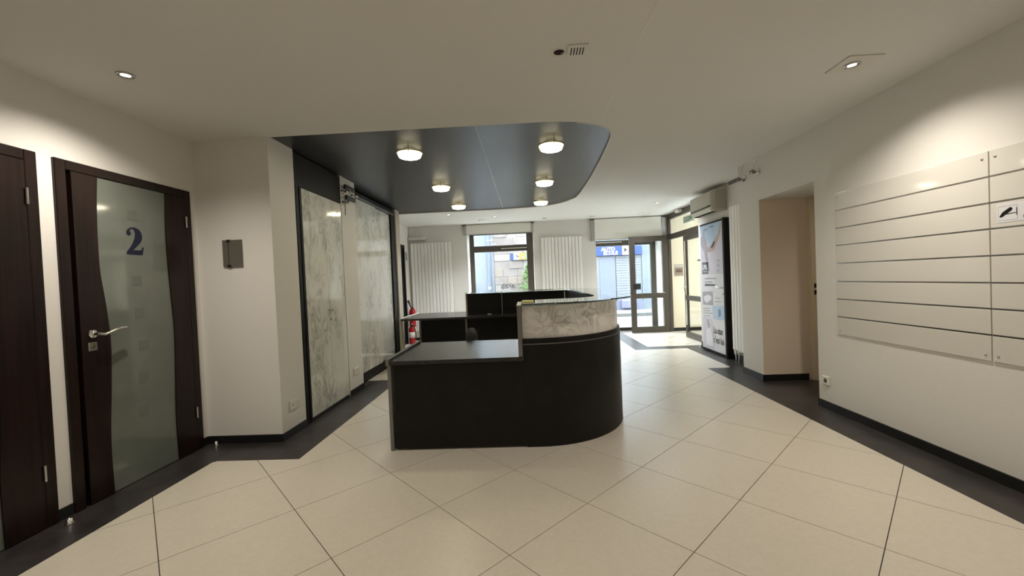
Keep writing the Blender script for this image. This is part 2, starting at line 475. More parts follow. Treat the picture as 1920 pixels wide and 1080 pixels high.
mb = MB().box(3.2, 4.6, 6.98, 7.08, 0, T).box(4.6, 4.8, 6.9, 7.4, 0, T).box(4.6, 4.8, 7.4, 8.7, 2.2, T).box(4.6, 4.8, 8.7, YB, 0, T)
struct(mb, 'wall_vestibule', 'cream_panel', 'cream walls of the entrance lobby behind the glass partition', 'wall')
struct(MB().box(3.19, 4.6, YB-0.012, YB, 0.0, ZC), 'wall_vestibule_panel', 'cream_panel', 'cream panel on the lobby wall with a small framed notice', 'wall')
struct(MB().box(-3.0, 3.2, -2.4, -2.2, 0, T), 'wall_front', 'wall_paint', 'plain white wall at the near end of the room', 'wall')

struct(MB().box(-14, 4.9, -3.0, 9.7, T+.07, 16).box(6.6, 18, -3, 9.7, -.15, 16).box(-14, -3.2, -3, 9.7, -.15, T+.07), 'wall_sky_blocker', 'wall_paint', 'unseen upper floors and side blocks added to cut the sky light', 'wall')  # invented masses out of view, added to keep sky light off street and lobby
# baseboards
def bb(name, label, *boxes):
    mb = MB()
    for b in boxes: mb.box(*b)
    struct(mb, name, 'base_black', label, 'baseboard')
bb('baseboard_left', 'black tile baseboard along the wall with two doors', (-2.76, -2.75, -2.2, 1.24, 0, .065), (-2.76, -2.75, 2.228, 2.303, 0, .065), (-2.76, -2.75, 3.281, 3.33, 0, .065))
bb('baseboard_left_return', 'black tile baseboard around the jutting white wall corner', (-2.75, -2.11, 3.33, 3.34, 0, .065), (-2.11, -2.10, 3.33, 3.705, 0, .065), (-2.11, -2.10, 4.665, 5.05, 0, .065))
bb('baseboard_right', 'black tile baseboard below the slatted display panels', (2.66, 2.67, -2.2, 3.86, 0, .068))
bb('baseboard_right_pier', 'black tile baseboard around the pier beside the doorway', (2.66, 2.67, 4.737, 5.18, 0, .075), (2.66, 3.17, 4.737, 4.747, 0, .075))
bb('baseboard_right_recess', 'dark baseboard under the tall narrow radiator', (2.95, 2.96, 5.18, 6.04, 0, .09), (2.95, 2.96, 6.88, 7.08, 0, .09))
bb('baseboard_back', 'dark baseboard along the street wall', (-2.62, 1.56, YB-.01, YB, 0, .07))
bb('baseboard_vestibule', 'dark baseboard below the cream lobby panel', (3.19, 4.6, YB-.024, YB-.012, 0, .075))
bb('baseboard_side_room', 'dark baseboard inside the small cream room', (4.588, 4.6, 3.4, 5.4, 0, .07))

# ------------------------------------------------------------------ wooden doors with wavy glass
WL = [(2.06, 0.167), (1.82, 0.152), (1.48, 0.149), (1.22, 0.175), (0.99, 0.190), (0.71, 0.178), (0.44, 0.158), (0.23, 0.153), (0.005, 0.158)]
WR = [(2.06, 0.663), (1.78, 0.650), (1.54, 0.651), (1.25, 0.665), (1.0, 0.676), (0.67, 0.664), (0.34, 0.648), (0.005, 0.652)]
def wavy_door(name, y0, label, number=None):
    """frame 0.968 wide starting at y0; leaf opens into the room, hinges at the far side"""
    d = empty(name, (-2.76, y0+0.484, 0), label, 'door', kind='structure')
    y1 = y0+0.968
    mb = MB().bbox(-2.83, -2.742, y0, y0+0.06, 0, 2.12, .004).bbox(-2.83, -2.742, y1-0.06, y1, 0, 2.12, .004).bbox(-2.83, -2.742, y0+0.0605, y1-0.0605, 2.06, 2.12, .004)
    mb.build('door_frame', 'wenge', d)
    MB().box(-2.90, -2.80, y0+.06, y1-.06, 0, 2.06).build('door_rebate', 'panel_black', d)
    xa, xb = -2.795, -2.742
    ly0, ly1 = y0+0.085, y1-0.062
    base = y0+0.072
    left = [(base+u, z) for z, u in [(p[0], p[1]) for p in spline(WL, 6)]]
    right = [(base+u, z) for z, u in [(p[0], p[1]) for p in spline(WR, 6)]]
    st = [(ly0, 2.058)]+[(y, min(z, 2.058)) for y, z in left]+[(ly0, 0.005)]
    MB().prism(st, xa, xb, 0).build('door_stile', 'wenge', d)
    st = [(ly1, 0.005)]+[(y, min(z, 2.058)) for y, z in reversed(right)]+[(ly1, 2.058)]
    MB().prism(st, xa, xb, 0).build('door_stile', 'wenge', d)
    gl = [(y+0.0, min(z, 2.057)) for y, z in left]+[(y, min(z, 2.057)) for y, z in reversed(right)]
    g = MB().prism(gl, xa+.012, xb-.008, 0).build('door_glass', 'frosted_glass', d)
    for u, z in [(0.396, 1.848), (0.402, 1.39), (0.408, 1.163), (0.425, 0.929), (0.414, 0.705), (0.395, 0.466)]:
        MB().box(xb-.008, xb-.0065, base+u-.035, base+u+.035, z-.035, z+.035).build('etched_square', 'frost_square', g)
    for z in (0.31, 1.86):
        MB().cyl((-2.735, y1-0.061, z-.045), (0, 0, 1), .007, .09, 12).build('hinge', 'steel', d)
    # lever handle and lock
    h = MB()
    hy, hz = base+0.075, 1.055
    h.lathe((xb, hy, hz), (1, 0, 0), [(0, .016), (.024, .015), (.027, .010), (.027, 0), (0, 0)], 24)
    h.cyl((xb, hy, hz), (1, 0, 0), .010, .05, 14)
    path = spline([(xb+.05, hy-.004, hz), (xb+.052, hy+.03, hz-.006), (xb+.052, hy+.08, hz+.008), (xb+.05, hy+.13, hz+.022), (xb+.046, hy+.18, hz+.022)], 6)
    h.tube(path, [.011-.004*i/(len(path)-1) for i in range(len(path))], 10)
    h.build('door_handle', 'chrome', d)
    p = MB().bbox(xb, xb+.006, hy-.026, hy+.026, .948, 1.002, .003).build('lock_plate', 'steel', d)
    MB().cyl((xb+.006, hy, .975), (1, 0, 0), .012, .004, 16).build('keyhole', 'brass', p)
    if number:
        two = [(.02, 0), (.60, 0), (.66, .28), (.615, .28), (.59, .20), (.53, .165), (.25, .165), (.36, .27), (.48, .385), (.575, .50), (.62, .62), (.62, .74), (.585, .85), (.51, .94), (.40, .99), (.29, 1.0),
               (.18, .97), (.09, .90), (.05, .82), (.045, .75), (.08, .69), (.14, .68), (.19, .71), (.21, .76), (.19, .82), (.15, .85), (.19, .91), (.26, .935), (.32, .91), (.355, .84), (.36, .72), (.33, .58), (.26, .42), (.15, .24), (.02, .075)]
        s = 0.192
        MB().prism([(base+.336+u*s*1.02, 1.573+v*s) for u, v in two], xb-.008, xb-.006, 0).build('door_number', 'blue_ink', g)
    return d
wavy_door('door_1', 1.255, 'dark wooden door with wavy frosted glass and no number')
wavy_door('door_2', 2.308, 'dark wooden door with wavy frosted glass bearing a blue number 2', True)
for y, wh in ((2.20, 'between the two wooden doors'), (3.30, 'beside the numbered wooden door')):
    o = MB().lathe((-2.66, y, 0), (0, 0, 1), [(0, .034), (.014, .032), (.016, .010), (.021, .004), (.021, 0), (0, 0)], 18)
    o.build('door_stop', 'steel', None, 'small steel door stop on the dark border tiles '+wh, 'door stop', 'door stops on the border tiles')

# dark door in the rear left wall
d3 = empty('door_3', (-2.62, 8.26, 0), 'plain dark door in the white wall beyond the cabinets', 'door', kind='structure')
mb = MB().box(-2.68, -2.605, 7.80, 7.87, 0, 2.12).box(-2.68, -2.605, 8.65, 8.72, 0, 2.12).box(-2.68, -2.605, 7.87, 8.65, 2.05, 2.12)
mb.build('door_frame', 'panel_black', d3)
MB().box(-2.67, -2.63, 7.875, 8.645, 0.005, 2.045).build('door_leaf', 'panel_black', d3)
hb = MB().cyl((-2.63, 7.95, 1.05), (1, 0, 0), .01, .05, 10).tube([(-2.58, 7.945, 1.05), (-2.58, 8.06, 1.05)], .009, 8)
hb.build('door_handle', 'steel', d3)

# cream frame of the side doorway
d4 = empty('door_4', (3.25, 4.30, 0), 'cream painted door frame of the side doorway with steel strike plates', 'door frame', kind='structure')
MB().bbox(3.20, 3.30, 4.70, 4.76, 0, 2.08, .004).build('door_jamb', 'cream_wood', d4)
MB().bbox(3.20, 3.30, 3.84, 3.90, 0, 2.08, .004).build('door_jamb', 'cream_wood', d4)
MB().bbox(3.20, 3.30, 3.84, 4.76, 2.081, 2.14, .004).build('door_head', 'cream_wood', d4)
for z in (1.05, 0.975):
    MB().box(3.225, 3.25, 4.697, 4.70, z, z+.05).build('strike_plate', 'panel_black', d4)

# ------------------------------------------------------------------ windows
def window(name, label, x0, x1, z0, z1, yf, trans, left_w, right_w, slot):
    wd = empty(name, ((x0+x1)/2, yf, z0), label, 'window', kind='structure')
    t = .06
    fr = MB().box(x0, x0+left_w, yf, yf+t, z0, z1).box(x1-right_w, x1, yf, yf+t, z0, z1)
    fr.box(x0+left_w, x1-right_w, yf, yf+t, z0, z0+.07).box(x0+left_w, x1-right_w, yf, yf+t, z1-.05, z1)
    fr.build('window_frame', 'bronze_aluminium', wd)
    MB().box(x0+left_w, x1-right_w, yf-.01, yf+t, trans[0], trans[1]).build('transom', 'bronze_aluminium', wd)
    MB().box(slot[0], slot[1], yf-.022, yf-.0105, slot[2], slot[2]+.016).build('vent_slot', 'white_plastic', wd)
    MB().box(x0+left_w, x1-right_w, yf+.025, yf+.031, trans[1], z1-.05).build('window_pane', 'clear_pane', wd)
    MB().box(x0+left_w, x1-right_w, yf+.025, yf+.031, z0+.07, trans[0]).build('window_pane', 'clear_pane', wd)
    return wd
window('window_1', 'brown framed street window between the two wide radiators', W1[0], W1[1], W1[2], W1[3], 9.50, (1.952, 2.09), .10, .15, (-.56, .03, 2.01))
window('window_2', 'brown framed full height shop window behind the open glass door', W2[0], W2[1], 0.0, W2[3], 9.50, (1.965, 2.09), .03, .11, (1.64, 2.22, 2.04))
w3 = empty('window_3', (4.7, 8.05, 0), 'glazed entrance door at the end of the lobby', 'window', kind='structure')
MB().box(4.67, 4.73, 7.4, 7.48, 0, 2.2).box(4.67, 4.73, 8.62, 8.7, 0, 2.2).box(4.67, 4.73, 7.48, 8.62, 2.12, 2.2).box(4.67, 4.73, 7.48, 8.62, 0, .12).build('window_frame', 'bronze_aluminium', w3)
MB().box(4.695, 4.701, 7.48, 8.62, .12, 2.12).build('window_pane', 'clear_pane', w3)

# glass partition of the lobby
gp = empty('trim_1', (3.15, 8.1, 0), 'brown framed glass partition with transom in front of the entrance lobby', 'partition', kind='structure')
MB().box(3.12, 3.18, 7.08, 9.085, 2.44, ZC).build('header_rail', 'bronze_aluminium', gp)
MB().box(3.12, 3.18, 7.08, 9.03, 2.01, 2.12).build('transom_rail', 'bronze_aluminium', gp)
MB().box(3.12, 3.18, 9.03, 9.085, 0, 2.44).build('post', 'bronze_aluminium', gp)
MB().box(3.12, 3.18, 7.082, 7.14, 0, 2.01).build('post', 'bronze_aluminium', gp)
MB().box(3.147, 3.153, 7.08, 9.03, 2.12, 2.44).build('transom_pane', 'clear_pane', gp)
d5 = empty('door_5', (3.15, 7.67, 0), 'closed brown framed glass leaf of the lobby doorway', 'door', kind='structure')
MB().box(3.125, 3.175, 8.12, 8.21, 0.005, 2.0).box(3.125, 3.175, 7.145, 7.23, 0.005, 2.0).box(3.125, 3.175, 7.23, 8.12, 1.91, 2.0).box(3.125, 3.175, 7.23, 8.12, .005, .12).box(3.125, 3.175, 7.23, 8.12, .74, .83).build('leaf_frame', 'bronze_aluminium', d5)
MB().box(3.147, 3.153, 7.23, 8.12, .83, 1.91).build('leaf_pane', 'clear_pane', d5)
MB().box(3.147, 3.153, 7.23, 8.12, .12, .74).build('leaf_pane', 'clear_pane', d5)
MB().box(3.112, 3.125, 8.13, 8.20, .92, 1.06).tube([(3.09, 8.165, 1.0), (3.09, 8.05, 1.0)], .010, 8).cyl((3.125, 8.165, 1.0), (-1, 0, 0), .012, .04, 10).build('door_handle', 'chrome', d5)
MB().box(3.111, 3.1245, 8.115, 8.135, .25, 1.9).build('edge_strip', 'chrome', d5)
d6 = empty('door_6', (2.68, 9.0, 0), 'brown framed glass door leaf standing open against the shop window', 'door', kind='structure')
x0, x1 = 2.26, 3.085; ya, yb = 8.975, 9.025
MB().box(x0, x0+.115, ya, yb, .006, 2.105).box(x1-.115, x1, ya, yb, .006, 2.105).box(x0+.115, x1-.115, ya, yb, 1.99, 2.105).box(x0+.115, x1-.115, ya, yb, .006, .135).box(x0+.115, x1-.115, ya, yb, .755, .865).build('leaf_frame', 'bronze_aluminium', d6)
MB().box(x0+.115, x1-.115, 8.997, 9.003, .865, 1.99).build('leaf_pane', 'clear_pane', d6)
MB().box(x0+.115, x1-.115, 8.997, 9.003, .135, .755).build('leaf_pane', 'clear_pane', d6)
MB().bbox(x0+.06, x0+.215, 8.955, 8.975, .955, 1.085, .004).build('lock_box', 'black_plastic', d6)
MB().box(2.90, 3.0, 8.97, 8.975, .862, .872).build('rail_sticker', 'white_plastic', d6)

# ================================================================== COUNTER
# low front desk
fd = empty('front_desk', (-0.58, 3.5, 0), 'low black desk with grey edged end panel joined to the marble counter', 'desk')
MB().bbox(-1.075, -0.052, 3.055, 3.99, .668, .700, .004).build('desktop', 'desktop_laminate', fd)
MB().box(-1.055, -0.0500, 3.0895, 3.115, .012, .668).build('front_panel', 'black_laminate', fd)
MB().box(-1.055, -0.0525, 3.12, 3.15, 0.0, .012).build('foot_rail', 'white_plastic', fd)
ep = MB().box(-1.100, -1.0755, 3.10, 3.99, 0, .712).build('end_panel', 'black_laminate', fd)
MB().box(-1.101, -1.0755, 3.084, 3.10, 0, .666).build('edge_strip', 'aluminium', ep)
MB().box(-1.101, -1.0755, 3.05, 4.0, .712, .717).build('edge_strip', 'aluminium', ep)
MB().box(-1.101, -1.0755, 3.05, 3.10, .668, .7115).build('edge_strip', 'aluminium', ep)

# curved marble counter
ct = empty('reception_counter', (0.3, 4.9, 0), 'curved black reception counter with marble band and glass shelf', 'counter')
arc = [(0.06+.78*math.sin(math.radians(t)), 3.87-.78*math.cos(math.radians(t))) for t in range(0, 91, 5)]
OUTER = [(-0.0498, 3.09), (0.0, 3.09)]+arc+spline([(0.845, 4.1), (0.858, 5.0), (0.845, 6.0), (0.80, 6.38), (0.66, 6.68), (0.4, 6.86), (0.0, 6.93), (-0.4, 6.945)], 5)+[(-1.0, 6.95)]
def inset(path, d):
    P = [Vector(p) for p in path]; out = []
    for i in range(len(P)):
        t = (P[min(i+1, len(P)-1)]-P[max(i-1, 0)]).normalized()
        out.append(tuple(P[i]+Vector((-t.y, t.x))*d))
    return out
MB().strip(OUTER, 0.0, .785, .025).build('curved_panel', 'black_laminate', ct)
MB().strip(inset(OUTER, -.002), .785, .791, .02).build('metal_trim', 'aluminium', ct)
MB().strip(inset(OUTER, .002), .791, .830, .025).build('upper_band', 'black_laminate', ct)
MB().strip(inset(OUTER, .020), .830, 1.077, .02).build('marble_band', 'marble_band', ct)
INNER = [(-0.05, 3.30), (0.30, 3.32), (0.50, 3.42), (0.62, 3.62), (0.65, 3.9), (0.655, 5.0), (0.655, 6.62), (0.62, 6.70), (0.5, 6.72), (-1.0, 6.74)]
MB().strip(INNER, 0.0, 1.077, .02).build('inner_panel', 'black_laminate', ct)
OI = inset(OUTER, .042)
MB().prism(OI+[(-1.0, 6.745)]+[p for p in reversed(INNER[:-1])], 1.058, 1.077).build('counter_cap', 'black_laminate', ct)
cp = MB().box(-0.0835, -0.0525, 3.10, 3.50, .7005, 1.086).build('end_panel', 'black_laminate', ct)
MB().box(-0.084, -0.0525, 3.068, 3.10, .7005, 1.086).build('edge_strip', 'aluminium', cp)
MB().box(-0.086, -0.0525, 3.062, 3.52, 1.0862, 1.091).build('edge_cap', 'white_plastic', cp)
MB().box(-1.03, -1.0005, 6.74, 6.97, 0, 1.086).build('end_panel', 'edge_wood', ct)
GO = spline([(-0.045, 3.04), (0.28, 3.03), (0.58, 3.17), (0.79, 3.38), (0.92, 3.62), (1.0, 3.98), (1.03, 4.6), (1.03, 5.4), (1.0, 6.05), (0.92, 6.47), (0.72, 6.80), (0.4, 6.99), (0.0, 7.06), (-1.02, 7.08)], 5)
GI = [(-1.02, 6.62), (0.42, 6.60), (0.60, 6.54), (0.64, 6.36), (0.64, 3.92), (0.58, 3.66), (0.42, 3.54), (-0.045, 3.50)]
MB().prism(GO+GI, 1.093, 1.104).build('glass_shelf', 'counter_glass', ct)
for x, y in [(0.02, 3.2), (0.45, 3.35), (0.74, 3.8), (0.76, 5.0), (0.72, 6.4), (0.2, 6.84), (-0.5, 6.85), (-0.95, 6.85)]:
    MB().cyl((x, y, 1.077), (0, 0, 1), .012, .0158, 12).build('glass_stud', 'steel', ct)
MB().cyl((-0.42, 6.66, .74), (0, 0, 1), .006, .36, 8).build('support_rod', 'steel', ct)
MB().bbox(-0.045, 0.045, 3.075, 3.17, 1.1045, 1.120, .004).build('card_holder', 'yellow_plastic', None, 'small yellow plastic holder on the corner of the glass shelf', 'holder')

# rear desk
rd = ct   # the long rear desktop is fixed to the counter
MB().prism([(-2.0, 6.32), (0.63, 6.32), (0.63, 6.715), (-1.035, 6.715), (-1.035, 7.45), (-2.0, 7.45)], .705, .735).build('rear_desktop', 'desktop_laminate', rd)
e2 = MB().box(-2.035, -2.0005, 6.34, 7.45, .700, .742).build('desk_end_panel', 'edge_wood', rd)
MB().box(-2.036, -2.0005, 6.32, 7.46, .7421, .747).build('edge_strip', 'white_plastic', e2)
MB().box(-1.965, -1.04, 7.39, 7.41, 0.02, .7045).build('modesty_panel', 'black_laminate', rd)
MB().box(-2.0, -1.966, 7.37, 7.43, 0.0, .7045).build('desk_leg', 'aluminium', rd)
MB().box(-2.035, -2.0005, 6.34, 6.42, 0.0, .6995).build('desk_leg', 'edge_wood', rd)
MB().box(-1.03, -0.998, 6.60, 6.715, 0.0, .704).build('support_leg', 'aluminium', rd)
MB().box(-0.99, 0.60, 6.67, 6.69, 0.02, .704).build('modesty_panel', 'black_laminate', rd)
MB().cyl((-0.63, 6.64, .7352), (0, 0, 1), .035, .006, 20).build('cable_grommet', 'white_plastic', None, 'round white cable grommet on the rear desk', 'grommet')

# office chair behind the front desk
oc = empty('office_chair', (-0.58, 4.42, 0), 'small black office chair with padded back behind the low desk', 'chair')
for k in range(5):
    t = 2*math.pi*k/5+.3; c, s = math.cos(t), math.sin(t)
    p = MB().tube([(-.58+.03*c, 4.52+.03*s, .10), (-.58+.27*c, 4.52+.27*s, .065)], [.024, .014], 8).build('base_leg', 'black_plastic', oc)
    MB().cyl((-.58+.27*c-.02*s, 4.52+.27*s+.02*c, .028), (s, -c, 0), .028, .04, 14).build('caster', 'black_plastic', p)
MB().cyl((-.58, 4.52, .09), (0, 0, 1), .024, .33, 14).build('gas_post', 'black_plastic', oc)
MB().lathe((-.58, 4.52, .41), (0, 0, 1), [(0, .07), (.14, .068), (.205, .05), (.215, .03), (.20, .008), (0, 0)], 26).build('seat', 'fabric_dark', oc)
bk = MB()
cs = []
for i in range(13):
    t = math.pi*2*i/12
prof = [(.0, .50), (.028, .52), (.045, .58), (.05, .66), (.045, .735), (.028, .782), (.0, .795)]
seg = 20; v = []
for r, z in prof:
    for k in range(seg):
        t = 2*math.pi*k/seg
        yy = 4.28+max(r*4.0, .0)*math.sin(t)*.95
        xx = -.615+r*1.15*math.cos(t)+.9*(yy-4.28)**2
        v.append((xx, yy, z))
bk._add(v, [(i*seg+k, i*seg+(k+1) % seg, (i+1)*seg+(k+1) % seg, (i+1)*seg+k) for i in range(len(prof)-1) for k in range(seg)], True)
bk.build('backrest', 'fabric_dark', oc)
MB().tube(spline([(-.60, 4.48, .42), (-.68, 4.40, .44), (-.69, 4.30, .52), (-.66, 4.28, .62)], 5), .012, 8).build('back_arm', 'black_plastic', oc)

# ================================================================== CABINETS
c1 = empty('marble_cabinet', (-2.4, 4.2, 0), 'tall cabinet with two marble doors and knobs under a black header', 'cabinet')
MB().box(-2.75, -2.15, 3.715, 4.655, 0, 2.55).build('cabinet_body', 'panel_black', c1)
MB().box(-2.15, -2.112, 3.715, 4.655, 2.247, 2.553).build('header_panel', 'panel_black', c1)
MB().box(-2.15, -2.105, 3.715, 3.76, 0, 2.245).build('side_strip', 'panel_black', c1)
MB().box(-2.15, -2.13, 3.762, 3.79, 0, 2.245).build('side_strip', 'wenge', c1)
MB().box(-2.15, -2.112, 3.792, 3.825, 0, 2.245).build('side_strip', 'panel_black', c1)
MB().box(-2.15, -2.118, 3.828, 4.65, 0, .034).build('plinth', 'base_black', c1)
for i, (a, b) in enumerate([(3.828, 4.262), (4.266, 4.648)]):
    dr = MB().bbox(-2.15, -2.112, a, b, .036, 2.243, .002).build('cabinet_door', 'marble_tall', c1)
    ky = b-.025 if i == 0 else a+.025
    MB().lathe((-2.112, ky, 1.045), (1, 0, 0), [(.006, 0), (.006, .018), (.015, .022), (.015, .032), (0, .034)], 16).build('knob', 'steel', dr)
    if i == 1: MB().cyl((-2.112, ky-.004, .945), (1, 0, 0), .009, .004, 14).build('lock', 'black_plastic', dr)
c2 = empty('sliding_cabinet', (-2.45, 5.9, 0), 'wide cabinet with two sliding marble doors on a black plinth', 'cabinet')
MB().box(-2.83, -2.245, 5.055, 6.84, 0, 2.55).build('cabinet_body', 'panel_black', c2)
MB().box(-2.245, -2.20, 5.055, 6.70, 0, .125).build('plinth', 'panel_black', c2)
MB().bbox(-2.222, -2.203, 5.055, 6.0, .13, 2.44, .002).build('sliding_door', 'marble_tall', c2)
MB().bbox(-2.244, -2.226, 5.97, 6.66, .13, 2.435, .002).build('sliding_door', 'marble_tall', c2)
MB().box(-2.245, -2.196, 5.055, 6.84, 2.445, 2.475).build('door_track', 'aluminium', c2)
MB().box(-2.245, -2.215, 5.055, 6.84, 2.477, 2.535).build('door_track', 'panel_black', c2)
MB().box(-2.245, -2.20, 6.665, 6.84, 0, 2.444).build('side_post', 'panel_black', c2)
MB().box(-2.60, -2.18, 6.845, 7.06, 0, 2.553).build('end_panel', 'edge_wood', c2)

# ================================================================== CEILING FITTINGS
def disc_lamp():
    r = empty('ceiling_lamp', (0, 0, 0))
    MB().cyl((0, 0, -.022), (0, 0, 1), .055, .022, 20).build('lamp_base', 'white_plastic', r)
    MB().lathe((0, 0, 0), (0, 0, 1), [(.118, -.028), (.126, -.028), (.126, -.036), (.118, -.036), (.118, -.028)], 32).build('lamp_rim', 'brass', r)
    MB().lathe((0, 0, 0), (0, 0, 1), [(0, -.022), (.05, -.022), (.117, -.030), (.117, -.037), (.108, -.062), (.100, -.070)], 32).build('lamp_bowl', 'lamp_glass', r)
    MB().lathe((0, 0, 0), (0, 0, 1), [(.100, -.070), (.092, -.074), (.05, -.076), (.045, -.072), (.035, -.072), (.03, -.076), (0, -.077)], 32).build('lamp_lens', 'lamp_lens', r)
    for k in range(3):
        t = 2*math.pi*k/3+.7
        MB().cyl((.121*math.cos(t), .121*math.sin(t), -.05), (0, 0, 1), .003, .05, 6).build('clip', 'brass', r)
    return r
proto = disc_lamp()
rows = [(3.90, 'front'), (5.34, 'middle'), (6.72, 'rear')]
first = True
for x, side in ((-1.072, 'left'), (0.283, 'right')):
    for y, row in rows:
        o = proto if first else copy_tree(proto)
        first = False
        o.location = (x, y, PANEL_Z)
        near = {'front': 'above the low front desk', 'middle': 'midway along the counter', 'rear': 'above the rear desk'}[row]
        half = 'cabinet side' if side == 'left' else 'rounded side'
        tag(o, 'round lit lamp on the %s of the dark panel, %s' % (half, near), 'ceiling lamp', 'round lamps on the dark ceiling panel')

def spot_fixture(x, y, label, plate=None, power=1.0, col=WARM, ang=2.1):
    r = empty('recessed_spotlight', (x, y, ZC), label, 'spotlight', 'recessed spotlights in the pale ceiling')
    z = ZC
    if plate:
        cx, cy, h = plate
        MB().bbox(cx-h, cx+h, cy-h, cy+h, ZC-.008, ZC, .002).build('cover_plate', 'white_plastic', r)
        z = ZC-.008
    MB().lathe((x, y, z), (0, 0, 1), [(.024, -.003), (.030, -.008), (.040, -.008), (.045, 0), (.024, 0), (.024, -.003)], 24).build('trim_ring', 'steel', r)
    MB().lathe((x, y, z), (0, 0, 1), [(0, -.004), (.018, -.004), (.024, -.002), (.024, 0)], 20).build('bulb', 'lamp_bulb', r)
    ld = bpy.data.lights.new('spot_beam', 'SPOT'); ld.energy = W_SPOT*power; ld.color = col
    ld.spot_size = ang; ld.spot_blend = 1.0; ld.shadow_soft_size = 0.03
    lo = bpy.data.objects.new('spot_beam', ld); COL.objects.link(lo); lo.parent = r
    lo.location = (0, 0, z-ZC-.012)
    return r
spot_fixture(-2.254, 2.286, 'small recessed spotlight in the ceiling near the two wooden doors', power=2.0, ang=2.5)
spot_fixture(2.10, 2.67, 'recessed spotlight on a square white plate near the display panels', (2.115, 2.675, .105), power=2.1, ang=2.4)
spot_fixture(-1.41, 7.61, 'tiny recessed spotlight behind the dark panel near the left wide radiator', power=2.4, col=(0.90, 0.95, 1.0), ang=2.2)
spot_fixture(-.59, 8.12, 'tiny recessed spotlight in the ceiling in front of the window between radiators', power=2.4, col=(0.90, 0.95, 1.0), ang=2.2)
spot_fixture(2.39, 7.43, 'bright recessed spotlight in the ceiling before the air conditioner', power=4.0, col=(0.90, 0.95, 1.0), ang=2.4)
spot_fixture(2.42, 8.62, 'tiny recessed spotlight in the ceiling before the large roller blind', power=2.0, col=(0.90, 0.95, 1.0), ang=1.7)
for x, y in ((-2.1, -0.2), (0.0, 0.9), (2.05, 0.3), (0.0, -1.2)):  # invented spotlights behind the camera, added to light the near floor and walls
    spot_fixture(x, y, 'unseen spotlight added in the ceiling to light the near end of the room', power=.9, ang=2.7)
spot_fixture(4.0, 4.4, 'unseen spotlight added to light the small cream room', power=.8)  # lamp added out of view to brighten the side room
spot_fixture(3.9, 8.1, 'unseen spotlight added to light the entrance lobby', power=.2, col=(0.90, 0.95, 1.0), ang=1.7)  # added lamp, out of view, sets the brightness of the lobby panel

h = empty('ceiling_hole', (.234, 2.33, ZC), 'open round hole in the ceiling beside the small white vent', 'hole')
MB().lathe((.234, 2.33, ZC), (0, 0, 1), [(.030, 0), (.031, -.004), (.042, -.004), (.044, 0)], 24).build('hole_rim', 'white_plastic', h)
MB().cyl((.234, 2.33, ZC-.002), (0, 0, 1), .030, .002, 24).build('hole_shade_disc', 'hole_dark', h)  # dark disc on the uncut ceiling, its colour stands for the shade inside
MB().tube([(.245, 2.34, ZC-.003), (.252, 2.335, ZC-.012), (.258, 2.325, ZC-.004)], .003, 6).build('spring_clip', 'steel', h)
v = empty('ceiling_vent', (.337, 2.318, ZC), 'small square white vent with slots in the ceiling', 'vent')
MB().bbox(.280, .392, 2.262, 2.374, ZC-.008, ZC, .002).build('vent_plate', 'white_plastic', v)
for k in range(5):
    MB().box(.298+k*.0165, .304+k*.0165, 2.285, 2.358, ZC-.0085, ZC-.008).build('slot', 'hole_dark', v)
MB().lathe((-.88, 8.54, ZC), (0, 0, 1), [(0, -.004), (.05, -.005), (.055, -.010), (.085, -.010), (.09, 0)], 26).build('smoke_detector', 'white_plastic', None, 'flat round white detector on the ceiling before the window', 'detector')
for x, y, l in ((.43, 8.66, 'small dark unlit spotlight in the ceiling above the right wide radiator'), (1.43, 8.70, 'small dark unlit spotlight in the ceiling beside the large roller blind')):
    MB().lathe((x, y, ZC), (0, 0, 1), [(0, -.010), (.03, -.010), (.045, -.006), (.05, 0)], 20).build('unlit_spotlight', 'guide_grey', None, l, 'spotlight')
MB().bbox(3.03, 3.119, 8.17, 8.36, 2.49, 2.545, .008).build('motion_sensor', 'white_plastic', None, 'white sensor box on the top rail of the glass partition', 'sensor')

# ================================================================== WALL FITTINGS, LEFT
def double_socket(y0, y1, z0, z1, label):
    s = empty('wall_socket', (-2.11, (y0+y1)/2, z0), label, 'socket', 'wall sockets')
    MB().bbox(-2.11, -2.098, y0, y1, z0, z1, .003).build('socket_plate', 'white_plastic', s)
    w_ = (y1-y0); zc = (z0+z1)/2
    MB().lathe((-2.098, y0+w_*.75, zc), (1, 0, 0), [(.022, .0012), (.022, 0), (.018, -.004), (0, -.004)], 22).build('socket_well', 'socket_dark', s)
    MB().cyl((-2.0985, y0+w_*.28, zc), (1, 0, 0), .006, .0012, 12).build('aerial_jack', 'socket_dark', s)
double_socket(3.45, 3.60, .222, .305, 'white double wall socket below the jutting wall corner')
double_socket(4.765, 4.905, .222, .305, 'white double wall socket on the pier between the cabinets')
s = empty('wall_socket', (2.67, 3.76, .21), 'white single wall socket beside the slatted display panels', 'socket', 'wall sockets')
MB().bbox(2.655, 2.67, 3.72, 3.80, .215, .295, .004).build('socket_plate', 'white_plastic', s)
MB().cyl((2.655, 3.76, .255), (-1, 0, 0), .020, .001, 20).build('socket_well', 'socket_dark', s)

sh = empty('sign_holder', (-2.45, 3.34, 1.49), 'empty dark acrylic sign holder on the wall beside the numbered door', 'sign holder')
MB().box(-2.532, -2.368, 3.326, 3.338, 1.49, 1.715).build('holder_plate', 'acrylic', sh)
for z in (1.49, 1.70):
    MB().box(-2.495, -2.465, 3.322, 3.34, z-.004, z+.018).build('holder_clip', 'black_plastic', sh)
MB().box(-2.483, -2.479, 3.3245, 3.326, 1.51, 1.70).build('holder_line', 'black_plastic', sh)

